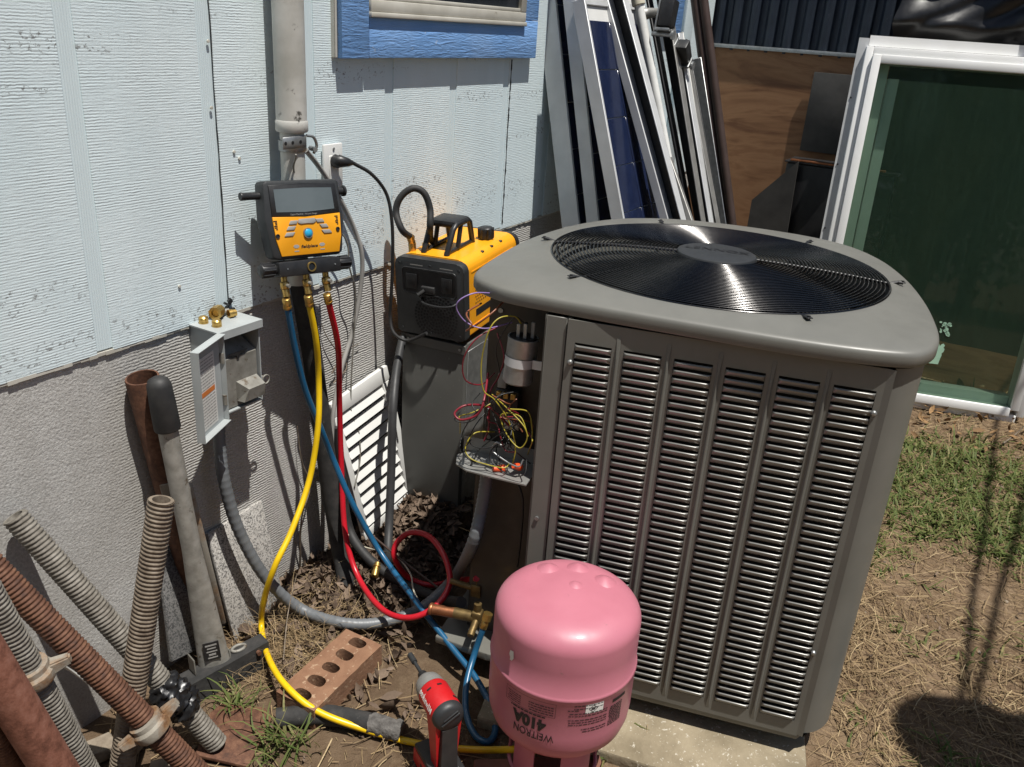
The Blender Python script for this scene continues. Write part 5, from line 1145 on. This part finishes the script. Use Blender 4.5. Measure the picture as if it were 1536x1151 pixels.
# ---------------------------------------------------------------- scaffold jacks and pipes in the left corner
def threaded(mb, p, q, r, pitch, amp, hollow=True):
    p = Vector(p); q = Vector(q); z = (q-p); L = z.length; z.normalize(); x = Vector((0, 0, 1)).cross(z).normalized(); y = z.cross(x)
    nv = int(L/pitch*5); nu = 20
    def fn(u, v):
        a = 2*PI*u; l = v*L; rr = r+amp*math.tanh(1.6*math.sin(2*PI*l/pitch+a)); return p+z*l+x*(rr*math.cos(a))+y*(rr*math.sin(a))
    mb.grid(fn, nu, nv, True)
    mb.lathe([(r-.001, 0), (r*.70, .0005), (r*.66, -.05), (0, -.05)], q, z, 20) if hollow else mb.lathe([(r-.001, 0), (0, 0)], q, z, 20)
    return z, L
def jack(label, p, q, m, r=.0195, pitch=.0088, nut=None, plate=False):
    t = thing('scaffold_jack', label, 'scaffold jack', p, (0, 0, 0), 'threaded scaffold jacks in the corner')
    mb = MB(); z, L = threaded(mb, p, q, r, pitch, .0016); obj('threaded_rod', mb, m, t, smooth=60)
    if nut is not None:
        c = p+z*nut; s_ = Vector(z).cross(Vector((-.55, -.6, .55))).normalized(); u_ = z.cross(s_)
        obj('nut_collar', MB().lathe([(r*.95, -.016), (r*1.5, -.016), (r*1.62, -.010), (r*1.62, .004), (r*1.4, .010), (r*1.4, .020), (r*.95, .021)], c, z, 16), M_ZRUST, t)
        for sg in (1, -1):
            mb = MB(); mb.hexa([c+s_*sg*r*1.3+u_*a+z*b for a, b in ((-.012, -.013), (.012, -.013), (.012, .013), (-.012, .013))]+[c+s_*sg*.066+u_*a+z*b for a, b in ((-.008, -.004), (.008, -.004), (.008, .013), (-.008, .013))])
            bmesh.ops.bevel(mb.b, geom=mb.b.edges[:], offset=.003, segments=2, affect='EDGES'); obj('wing_lug', mb, M_ZRUST, t)
    return t
JA1 = DP(242, 750, 1.61); _m = DP(206, 995, 1.69); _z = (JA1-_m).normalized(); JA0 = _m-_z*((_m.z-.010)/_z.z)
jack('upright brown grey threaded jack standing nearest the grey steel bar', JA0, JA1, M_CAPPED, .0235)
jack('grey threaded jack slanting from the left edge to a rusty base plate', G(325, 1116, .028), WY(22, 775, 1.455), M_ZINCROD, .0225)
jack('rust red threaded jack with a wing nut, the most rusted of the jacks', G(318, 1182, .012), WY(-30, 832, 1.40), M_RUST, .0235, nut=.205)
jack('thick grey threaded jack low in the left corner with a nut near its top', G(160, 1215, .012), WY(-28, 872, 1.30), M_ZINCROD, .0235, nut=.395)
jack('mostly hidden threaded jack under the smooth rusty pipe', G(70, 1235, .012), WY(-60, 1010, 1.22), M_RUST, .018)
p, q = G(150, 1262, .02), WY(-75, 900, 1.24); mb = MB(); z = (q-p).normalized(); mb.lathe([(.020, -.0), (.034, 0), (.034, (q-p).length), (.028, (q-p).length), (.028, (q-p).length-.08), (0, (q-p).length-.08)], p, z, 24)
tag(obj('rusty_pipe', mb, M_RUSTP), 'smooth thick rusty pipe lying low in the left corner', 'pipe')
# base plate, wrap, wood
pc_ = G(330, 1105, .012); pl = MB(); pl.prism([(-.085, -.06), (.06, -.07), (.085, -.045), (.08, .055), (.05, .07), (-.07, .06)], -.004, .005, None, .0015)
bp = obj('base_plate', pl, M_RUST, smooth=30); bp.data.transform(Matrix.Translation(pc_+Vector((.02, -.02, 0))) @ Matrix.Rotation(.5, 4, 'Z') @ Matrix.Rotation(.06, 4, 'X')); tag(bp, 'rusty flat base plate at the foot of the slanting grey jack', 'metal plate')
p, q = G(325, 1116, .028), WY(22, 775, 1.445); z = (q-p).normalized(); c = p+z*(.155)
mb = MB(); xx = Vector((0, 0, 1)).cross(z).normalized(); yy = z.cross(xx)
def wrapf(u, v):
    a = 2*PI*u; rr = .030+.010*noise.noise((math.cos(a)*2, math.sin(a)*2, v*5))+.008*noise.noise((math.cos(a)*5, math.sin(a)*5, v*14)); rr *= (.72+.5*math.sin(PI*v)**.5)
    return c+z*(v-.5)*.105+xx*rr*math.cos(a)+yy*rr*math.sin(a)
tag(obj('black_wrap', mb.grid(wrapf, 40, 30, True), M_TARP, smooth=50), 'crumpled black plastic wrapped round the slanting grey jack', 'plastic wrap')
for (px, py, sx, sy, sz_, rz, ry, lab_) in ((205, 1118, .13, .035, .022, .35, .06, 'weathered split wood block under the wing nut of the rusty jack'), (128, 1142, .12, .05, .03, -.4, -.05, 'weathered wood block at the bottom edge between the grey and rusty jacks'), (262, 1150, .10, .03, .016, -.7, .04, 'small splintered wood strip near the rusty base plate')):
    mb = MB().box((0, 0, sz_/2), (sx, sy, sz_), None, .003); bmesh.ops.subdivide_edges(mb.b, edges=mb.b.edges[:], cuts=3, use_grid_fill=True)
    for v_ in mb.b.verts: v_.co += Vector((.004*noise.noise(v_.co*60), .003*noise.noise(v_.co*50+Vector((4, 4, 4))), .003*noise.noise(v_.co*70)))
    o = obj('wood_block', mb, mat('weathered_wood_'+str(px), (.28, .235, .18), .9, 0, (.17, .135, .10), 40, None, (120, .6, .002)), smooth=30); o.data.transform(Matrix.Translation(G(px, py, .004)) @ Matrix.Rotation(rz, 4, 'Z') @ Matrix.Rotation(ry, 4, 'Y')); tag(o, lab_, 'wood block')
hose('white_cord', 'thin white cord strung behind the rusty jacks at the wall', 'cord', [(50, 968, WY(50, 968, 1.30)), (70, 988, WY(70, 988, 1.36)), (100, 1002, WY(100, 1002, 1.41)), (140, 1030, WY(140, 1030, 1.42))], .0028, M_PVC, 4)
# tall rusty pipe
p, q = G(318, 968, .02), WY(213, 566, 1.452); z = (q-p).normalized(); L = (q-p).length
t = thing('rusty_pipe', 'tall rusty brown pipe with bolt holes leaning on the foundation', 'pipe', p)
obj('tube', MB().lathe([(.0345, 0), (.0345, L-.004), (.0335, L), (.0300, L), (.0298, L-.07), (0, L-.07)], p, z, 28), M_RUST, t)
for k in (.045, .205): 
    c = p+z*(L-k-.03); n_ = Vector((-.62, -.78, 0)); n_ = (n_-z*n_.dot(z)).normalized(); n_ = Matrix.Rotation(.45, 3, z) @ n_
    obj('bolt_hole', MB().cyl(c+n_*.0335, c+n_*.0350, .0055, 10), M_BLK, t)
c = p+z*(L-.155); obj('white_stub', MB().cyl(c+n_*.033, c+n_*.042, .007, 8, .005), M_WINFR, t)
n2 = (Vector((-.62, -.78, 0))-z*Vector((-.62, -.78, 0)).dot(z)).normalized(); sd_ = z.cross(n2)
def obox(c, a, la, b_, lb, n, ln_, bev=.0015):
    mm = Matrix((a.normalized(), b_.normalized(), n.normalized())).transposed(); return MB().box(c, (la, lb, ln_), mm.to_quaternion(), bev, 1)
c = p+z*(L-.285)+n2*.0362; obj('bracket_plate', obox(c, sd_, .036, z, .075, n2, .004), M_ZRUST, t); obj('bolt', MB().cyl(c-z*.012+n2*.002, c-z*.012+n2*.012, .012, 12, bev=.003), M_RUST, t)
p2 = p+z*.08+sd_*.040+n2*.012; obj('side_bar', MB().bar(p2, p2+z*(L-.36), .012, .022, n2, .002), M_ZRUST, t)
# steel bar with rubber grip and hinged foot
q = WY(236, 566, 1.395); p = G(322, 996, .058); z = (q-p).normalized(); L = (q-p).length
t = thing('jack_handle', 'grey steel lever bar with a black rubber grip and a wide hinged foot', 'lever bar', G(322, 996, 0))
n2 = (Vector((-.6, -.8, .1))-z*Vector((-.6, -.8, .1)).dot(z)).normalized(); sd_ = z.cross(n2).normalized()
def barf(u, v):
    a = 2*PI*u; l = v*(L-.10); k = max(0, 1-l/.34)
    return p+z*l+sd_*((.0205+.016*k)*math.cos(a))+n2*((.0205-.004*k)*math.sin(a))
obj('tapered_tube', MB().grid(barf, 32, 24, True), M_WORN, t, smooth=60)
g0 = p+z*(L-.118); mb = MB(); mb.lathe([(.0205, 0), (.0262, 0), (.0272, .004), (.0262, .06), (.0245, .100), (.020, .112), (.010, .118), (0, .119)], g0, z, 26); obj('rubber_grip', mb, M_RUB, t)
c = p+z*.055+n2*.0185; obj('black_sticker', obox(c, sd_, .036, z, .052, n2, .0012, .0004), M_BLK, t)
mb = MB()
for k, (w_, hgt) in enumerate(((.026, .004), (.020, .003), (.024, .003), (.016, .005), (.022, .003))): mm = obox(c+n2*.0009+z*(.017-.009*k), sd_, w_, z, hgt, n2, .0005, 0); mb.b.from_mesh((lambda mesh: (mm.b.to_mesh(mesh), mesh)[1])(bpy.data.meshes.new('tmp_mark')))
obj('sticker_print', mb, M_BTN, t, smooth=0)
f0, f1 = G(268, 1040, .030), G(398, 978, .030); fd = (f1-f0).normalized(); fs = Vector((-fd.y, fd.x, 0))
obj('foot_channel', MB().hexa([f0+fs*a+Vector((0, 0, b_)) for a, b_ in ((-.030, -.026), (.030, -.026), (.026, .028), (-.026, .028))]+[f1+fs*a+Vector((0, 0, b_)) for a, b_ in ((-.024, -.026), (.024, -.026), (.020, .045), (-.020, .045))]), M_FOAM, t, smooth=0)
hc = p-z*.008
obj('hinge_pin', MB().cyl(hc-fd*.075, hc+fd*.030, .0085, 12), M_GALV, t)
obj('hinge_bracket', obox(hc-fd*.052+z*.022, fs, .034, z, .075, fd, .003), M_GALVD, t); obj('hinge_bracket', obox(hc+fd*.034+z*.012, fs, .034, z, .06, fd, .003), M_GALVD, t)
obj('locking_ring', MB().tube([hc+fd*(.062+.017*math.cos(a))+fs*.010*math.sin(a)+Vector((0, 0, .022)) for a in np.linspace(0, 2*PI, 21)[:-1]], .0042, 8, True), M_GALVD, t)
obj('end_bolt', MB().cyl(f1-fd*.03+fs*.022+Vector((0, 0, .03)), f1-fd*.03-fs*.03+Vector((0, 0, .03)), .006, 8), M_RUST, t)
# foam sleeve lying on the soil
P = spline([G(415, 1078, .024), G(450, 1074, .026), G(500, 1074, .026), G(550, 1084, .026), G(602, 1098, .024)], 10)
t = thing('foam_sleeve', 'torn black foam pipe sleeve with a frayed grey end lying behind the yellow hose', 'foam sleeve', P[len(P)//2]-Vector((0, 0, .025)))
obj('sleeve', MB().tube(P[:-9], lambda k: .023+.002*noise.noise((k*9, 3, 1)), 14), M_FOAM, t)
fz = MB()
P2 = P[-10:]
fz.tube(P2, lambda k: .0235+.003*noise.noise((k*6, 1, 5)), 16)
for v_ in fz.b.verts: v_.co += Vector((noise.noise(v_.co*90), noise.noise(v_.co*90+Vector((9, 0, 0))), noise.noise(v_.co*90+Vector((0, 9, 0)))))*.005
obj('frayed_end', fz, mat('frayed_grey_foam', (.16, .15, .14), .95, 0, (.07, .065, .06), 70, None, (160, .8, .004)), t)

# ---------------------------------------------------------------- loose growth and litter
def strips(name, n, sampler, length, width, lean_, m, seg=3, flat=False, droop=.6, kind='stuff', zoff=0):
    """n thin bent strips in one mesh; sampler gives (x, y)"""
    XY = sampler(n); n = len(XY); L = rng.uniform(*length, n); Wd = rng.uniform(*width, n); az = rng.uniform(0, 2*PI, n); tilt = rng.uniform(*lean_, n)
    dx, dy = np.cos(az), np.sin(az); Z = np.array([gz(x, y) for x, y in XY])+zoff
    if flat: Z += rng.uniform(.001, .010, n)
    V = np.zeros((n, (seg+1)*2, 3)); px_ = XY[:, 0].copy(); py_ = XY[:, 1].copy(); pz_ = Z.copy(); ang_ = tilt.copy(); curl = rng.normal(0, .11 if flat else .25, n)
    for s_ in range(seg+1):
        wv = Wd*(1-.9*(s_/seg)**1.5)/2 if not flat else Wd/2
        sx_, sy_ = -dy*wv, dx*wv
        V[:, s_*2, 0] = px_-sx_; V[:, s_*2, 1] = py_-sy_; V[:, s_*2, 2] = pz_; V[:, s_*2+1, 0] = px_+sx_; V[:, s_*2+1, 1] = py_+sy_; V[:, s_*2+1, 2] = pz_+(rng.uniform(0, .002, n) if flat else 0)
        st = L/seg; px_ += dx*np.sin(ang_)*st; py_ += dy*np.sin(ang_)*st; pz_ += np.cos(ang_)*st
        ang_ += droop*rng.uniform(.3, 1, n); az2 = curl; dx, dy = dx*np.cos(az2)-dy*np.sin(az2), dx*np.sin(az2)+dy*np.cos(az2)
        pz_ = np.maximum(pz_, Z+.001)
    NV = (seg+1)*2; bs = (np.arange(n)*NV)[:, None, None]
    q = np.array([[s_*2, s_*2+1, s_*2+3, s_*2+2] for s_ in range(seg)])[None]
    Fq = (bs+q).reshape(-1, 4); me = bpy.data.meshes.new(name)
    me.vertices.add(n*NV); me.vertices.foreach_set('co', V.reshape(-1)); me.loops.add(len(Fq)*4); me.loops.foreach_set('vertex_index', Fq.reshape(-1)); me.polygons.add(len(Fq)); me.polygons.foreach_set('loop_start', np.arange(len(Fq))*4)
    me.update(); me.validate(); me.materials.append(m); o = bpy.data.objects.new(name, me); COL.objects.link(o)
    if kind: o['kind'] = kind
    return o
def leaves(name, n, sampler, size, m, zoff=.004, kind='stuff', up=.5):
    XY = sampler(n); n = len(XY); V = np.zeros((n, 8, 3)); S_ = rng.uniform(*size, n)
    base_ = np.array([[-1, 0, 0], [-.35, -.42, .10], [-.35, .42, .10], [.35, -.38, .12], [.35, .38, .12], [1, 0, .05], [-.35, 0, -.06], [.35, 0, -.06]])*.5
    Fb = np.array([[0, 1, 6, 2], [1, 3, 7, 6], [6, 7, 4, 2], [3, 5, 4, 7]])
    for i in range(n):
        b_ = base_*np.array([1, rng.uniform(.5, .95), rng.uniform(.2, 2.6)])*S_[i]; b_[:, 2] += (b_[:, 0]**2)*rng.uniform(-9, 9)
        R_ = np.array(Matrix.Rotation(rng.uniform(0, 2*PI), 3, 'Z') @ Matrix.Rotation(rng.normal(0, up), 3, 'X') @ Matrix.Rotation(rng.normal(0, up), 3, 'Y'))
        x, y = XY[i]; b_ = b_ @ R_.T; V[i] = b_+np.array([x, y, gz(x, y)+zoff+rng.uniform(0, .018)-min(0, b_[:, 2].min())*.5])
    bs = (np.arange(n)*8)[:, None, None]; Fq = (bs+Fb[None]).reshape(-1, 4); me = bpy.data.meshes.new(name)
    me.vertices.add(n*8); me.vertices.foreach_set('co', V.reshape(-1)); me.loops.add(len(Fq)*4); me.loops.foreach_set('vertex_index', Fq.reshape(-1)); me.polygons.add(len(Fq)); me.polygons.foreach_set('loop_start', np.arange(len(Fq))*4)
    me.update(); me.validate(); me.polygons.foreach_set('use_smooth', [True]*len(me.polygons)); me.materials.append(m); o = bpy.data.objects.new(name, me); COL.objects.link(o); o['kind'] = kind
    return o
def clear(x, y, pad_=True):
    a, b_ = ac_local((x, y, 0))
    if pad_ and -.57 < a < .50 and -.59 < b_ < .57: return False
    if y > 1.485: return False
    if (x-TX)**2+(y-TY)**2 < .19**2: return False
    u = Matrix.Rotation(-br.rotation_euler.z, 2) @ Vector((x-br.location.x, y-br.location.y))
    if abs(u.x) < bl_/2+.005 and abs(u.y) < bw_/2+.005: return False
    return True
def field(dens, x0, x1, y0, y1, pad_=True):
    def s_(n):
        out = []; tries = 0
        while len(out) < n and tries < n*30:
            tries += 1; x = rng.uniform(x0, x1); y = rng.uniform(y0, y1)
            if rng.random() < dens(x, y) and clear(x, y, pad_): out.append((x, y))
        return np.array(out) if out else np.zeros((0, 2))
    return s_
sm = lambda e0, e1, v_: (lambda t: t*t*(3-2*t))(min(1, max(0, (v_-e0)/(e1-e0))))
nsn = lambda x, y, f_, o_: noise.noise((x*f_, y*f_, o_))
def d_green(x, y):
    if y > .75: return 0
    core = sm(2.65, 2.95, x+.25*nsn(x, y, 2, 4))*(1-sm(3.55, 3.85, x+.2*nsn(x, y, 3, 6)))
    patch = sm(.05, .35, nsn(x, y, 3.1, 2)+.5*nsn(x, y, 8, 3))*.30
    return min(1, core*(.55+.6*sm(-.2, .3, nsn(x, y, 6, 8)))+patch*sm(1.5, 2.1, x))
def d_straw(x, y):
    k = .55+.6*nsn(x, y, 4, 11)
    if y > 1.0: k *= .0+1.0*math.exp(-((x-1.33)/.16)**2-((y-1.30)/.14)**2)*1.5+.10
    elif x < 2: k *= .18+.5*sm(.1, -.2, y)
    return max(0, min(1, k))
strips('grass', 15000, field(d_green, 1.7, 5.2, -1.6, .7), (.025, .085), (.0038, .0095), (.25, 1.35), M_GRASS, 4, droop=.45)
strips('dry_grass', 5600, field(lambda x, y: max(0, d_straw(x, y)*(1-.85*d_green(x, y))), 1.6, 5.2, -1.6, .7), (.025, .13), (.0008, .0022), (1.32, 1.57), M_STRAW, 4, True, .04)
strips('dry_grass', 3600, field(lambda x, y: max(0, d_straw(x, y)), .7, 2.3, -.9, 1.48), (.025, .11), (.0010, .0028), (1.25, 1.57), M_STRAW, 3, True, .06)
strips('dry_grass', 1100, field(lambda x, y: math.exp(-((x-1.33)/.13)**2-((y-1.30)/.11)**2), 1.0, 1.8, 1.0, 1.48), (.05, .16), (.0010, .0022), (.5, 1.5), M_STRAW, 4, False, .45)
strips('dry_grass', 900, field(lambda x, y: sm(.16, .04, abs(ac_local((x, y, 0))[0]-.55)) , 1.5, 2.9, -.3, .35, False), (.04, .12), (.0012, .0026), (.7, 1.5), M_STRAW, 4, False, .5)
def d_leaf(x, y): return math.exp(-((x-1.86)/.22)**2-((y-1.26)/.22)**2)+1.0*math.exp(-((x-1.62)/.22)**2-((y-1.33)/.15)**2)+.06*(y > .9)
leaves('dead_leaves', 3600, field(d_leaf, 1.2, 2.6, .8, 1.48), (.018, .062), M_LEAF, .004, 'stuff', .75)
leaves('dead_leaves', 420, field(lambda x, y: sm(3.5, 3.9, x+.1*nsn(x, y, 5, 1)), 3.3, 4.5, -1.3, .7), (.03, .07), M_LEAFO, .004, 'stuff', .5)
leaves('dead_leaves', 260, field(lambda x, y: 1, .8, 4.2, -1.2, 1.4), (.012, .030), M_LEAF, .002, 'stuff', .3)
def pebble_mesh():
    mb = MB()
    for k in range(420):
        x = rng.uniform(.8, 3.6); y = rng.uniform(-.9, 1.45)
        if not clear(x, y): continue
        r0 = rng.uniform(.002, .007)*(1 if rng.random() < .93 else 2.2); m4 = Matrix.LocRotScale(Vector((x, y, gz(x, y)+r0*.3)), None, Vector((r0*rng.uniform(.8, 1.5), r0*rng.uniform(.8, 1.4), r0*.7)))
        bmesh.ops.create_icosphere(mb.b, subdivisions=1, radius=1, matrix=m4)
    return mb
o = obj('gravel', pebble_mesh(), rnd_mat('soil_pebble', [(0, (.12, .085, .06)), (.5, (.24, .18, .125)), (1, (.38, .32, .25))], .95), smooth=60); o['kind'] = 'stuff'
strips('dry_grass', 11000, field(lambda x, y: max(0, .75*d_straw(x, y)*(1-.6*d_green(x, y))), 1.6, 4.6, -1.2, .5), (.008, .045), (.0007, .0020), (1.2, 1.57), M_STRAW, 2, True, .08)
strips('dry_grass', 4500, field(lambda x, y: max(0, .7*d_straw(x, y)+.15), .8, 2.2, -.6, 1.48), (.006, .035), (.0006, .0018), (1.2, 1.57), M_STRAW, 2, True, .08)
def tuft(label, px, py, n, h, sp_, w=(.004, .008)):
    c = G(px, py, .005); o = strips('grass_tuft', n, lambda k: np.array([(c.x+rng.normal(0, sp_), c.y+rng.normal(0, sp_)) for _ in range(k)]), h, w, (.1, .9), M_GRASS, 5, False, .38, None); tag(o, label, 'grass tuft', 'green grass tufts')
tuft('green grass tuft at the bottom of the picture below the foam sleeve', 420, 1120, 46, (.06, .14), .030)
tuft('green grass tuft beside the black foot of the steel bar', 352, 1058, 26, (.05, .11), .018)
tuft('sparse green tuft between the slab and the pad, right of the pink cylinder', 912, 1138, 5, (.09, .15), .012, (.005, .009))
tuft('few green blades on the concrete pad beside the condenser base', 938, 1068, 2, (.07, .10), .008, (.005, .008))
def twig(label, pts, r):
    tag(obj('twig', MB().tube(spline(path(pts), 5), lambda t: r*(1-.6*t), 6), M_ZRUST if False else M_CAPPED), label, 'twig', 'dry twigs')
twig('thin dry twig climbing the foundation beside the black foam pipe', [(450, 860, G(450, 860, .01)), (452, 780, WY(452, 780, 1.46)), (465, 730, WY(465, 730, 1.47)), (452, 690, WY(452, 690, 1.475)), (446, 640, WY(446, 640, 1.48))], .003)
twig('forked dry twig on the foundation left of the red hose', [(498, 560, WY(498, 560, 1.48)), (508, 535, WY(508, 535, 1.475)), (490, 505, WY(490, 505, 1.48)), (482, 485, WY(482, 485, 1.485))], .0022)
twig('bent dry twig on the foundation above the white vent', [(500, 575, WY(500, 575, 1.47)), (520, 552, WY(520, 552, 1.465)), (514, 530, WY(514, 530, 1.48)), (540, 515, WY(540, 515, 1.485))], .002)
twig('pale straw stalk leaning over the brick end near the yellow hose', [(425, 990, G(425, 990, .03)), (432, 920, G(432, 920, .10)), (445, 862, WY(445, 862, 1.40))], .002)
twig('dry stalk in front of the white window at the right edge', [(1505, 665, G(1505, 665, .03)), (1525, 650, WX(1525, 650, 4.02)), (1560, 615, WX(1560, 615, 4.05))], .004)
# cords and bundle added out of view only to cast shadows on the grass
ln_ = thing('shadow_caster', 'two overhead cords with a lumpy bundle, added unseen to cast the ground shadow', 'shadow caster', (2.0, -1.1, 2.5))
def lift(x, y, h): return Vector((x, y, 0))+SUN*(h/SUN.z)
a0, a1 = lift(2.03, -.215, 2.8), lift(3.75, -.205, 2.8); b0, b1 = lift(2.10, -.245, 2.8), lift(3.6, -.335, 2.8)
obj('cord', MB().tube([a0, a1, a1+(a1-a0)*3], .011, 8), M_PVC, ln_); obj('cord', MB().tube([b0, b1, b1+(b1-b0)*3], .011, 8), M_PVC, ln_)
c = lift(1.93, -.27, 2.66)
obj('shadow_bundle', MB().lathe([(0, -.16), (.10, -.15), (.17, -.08), (.19, .0), (.17, .10), (.12, .14), (0, .15)], c, (0, 0, 1), 24).lathe([(0, -.12), (.10, -.06), (.12, .0), (.07, .09), (0, .11)], c+Vector((.10, -.14, .04)), (0, .3, 1), 14).lathe([(0, -.10), (.09, -.05), (.10, .0), (.06, .08), (0, .10)], c+Vector((-.15, -.10, -.02)), (.2, .3, 1), 12), M_GREYP, ln_)
obj('shadow_link', MB().tube([c+Vector((0, 0, .14)), (a0+b0)/2], .008, 6).tube([a0, b0], .008, 6), M_GALV, ln_)

# ---------------------------------------------------------------- trees and bushes across the yard, behind the camera (they show in the glass)
M_LEAFG = rnd_mat('tree_leaf', [(0, (.03, .06, .015)), (.5, (.055, .10, .025)), (1, (.09, .13, .035))], .55, .2)
def tree(label, x, y, h, r, seed):
    rs = np.random.default_rng(seed); t = thing('garden_tree', label, 'tree', (x, y, 0), (0, 0, 0), 'trees across the yard')
    mb = MB(); mb.tube([(x, y, -.1), (x+.05, y, h*.25), (x-.04, y+.05, h*.5), (x, y, h*.8)], lambda k: .14*(1-.75*k), 10)
    for k in range(5): a = rs.uniform(0, 2*PI); mb.tube([(x, y, h*(.3+.08*k)), (x+r*.4*math.cos(a), y+r*.4*math.sin(a), h*(.42+.08*k)), (x+r*.75*math.cos(a), y+r*.75*math.sin(a), h*(.55+.08*k))], lambda q: .05*(1-.8*q), 6)
    obj('trunk', mb, M_CAPPED, t)
    cl = [(x+rs.normal(0, r*.45), y+rs.normal(0, r*.45), h*rs.uniform(.18, .95)) for _ in range(46)]
    n = 7000; ci = rs.integers(0, len(cl), n); C_ = np.array(cl)[ci]+rs.normal(0, r*.20, (n, 3)); V = np.zeros((n, 4, 3))
    A_ = rs.normal(0, 1, (n, 3)); A_ /= np.linalg.norm(A_, axis=1)[:, None]; B_ = np.cross(A_, rs.normal(0, 1, (n, 3))); B_ /= np.linalg.norm(B_, axis=1)[:, None]; sz = rs.uniform(.05, .11, n)[:, None]
    V[:, 0] = C_-A_*sz; V[:, 1] = C_+B_*sz*.5; V[:, 2] = C_+A_*sz; V[:, 3] = C_-B_*sz*.5; V[..., 2] = np.maximum(V[..., 2], .05)
    me = bpy.data.meshes.new('crown'); me.vertices.add(n*4); me.vertices.foreach_set('co', (V-np.array([x, y, 0])).reshape(-1)); me.loops.add(n*4); me.loops.foreach_set('vertex_index', np.arange(n*4)); me.polygons.add(n); me.polygons.foreach_set('loop_start', np.arange(n)*4); me.update(); me.materials.append(M_LEAFG)
    o = bpy.data.objects.new('crown', me); COL.objects.link(o); o.parent = t; o['kind'] = 'stuff'
for k, (x, y, h, r) in enumerate(((-5.5, .6, 4.6, 1.5), (-5.0, -1.6, 5.2, 1.6), (-4.6, -3.9, 4.4, 1.5), (-2.6, -6.0, 4.8, 1.6), (-6.4, -5.6, 5.5, 1.7))):
    tree(('leafy green tree across the yard, nearest the house line', 'tall leafy tree straight across the yard from the white window', 'low leafy tree between two taller ones across the yard', 'leafy tree farthest from the house, at the side of the yard', 'tallest wide leafy tree at the back corner of the yard')[k], x, y, h, r, k+3)
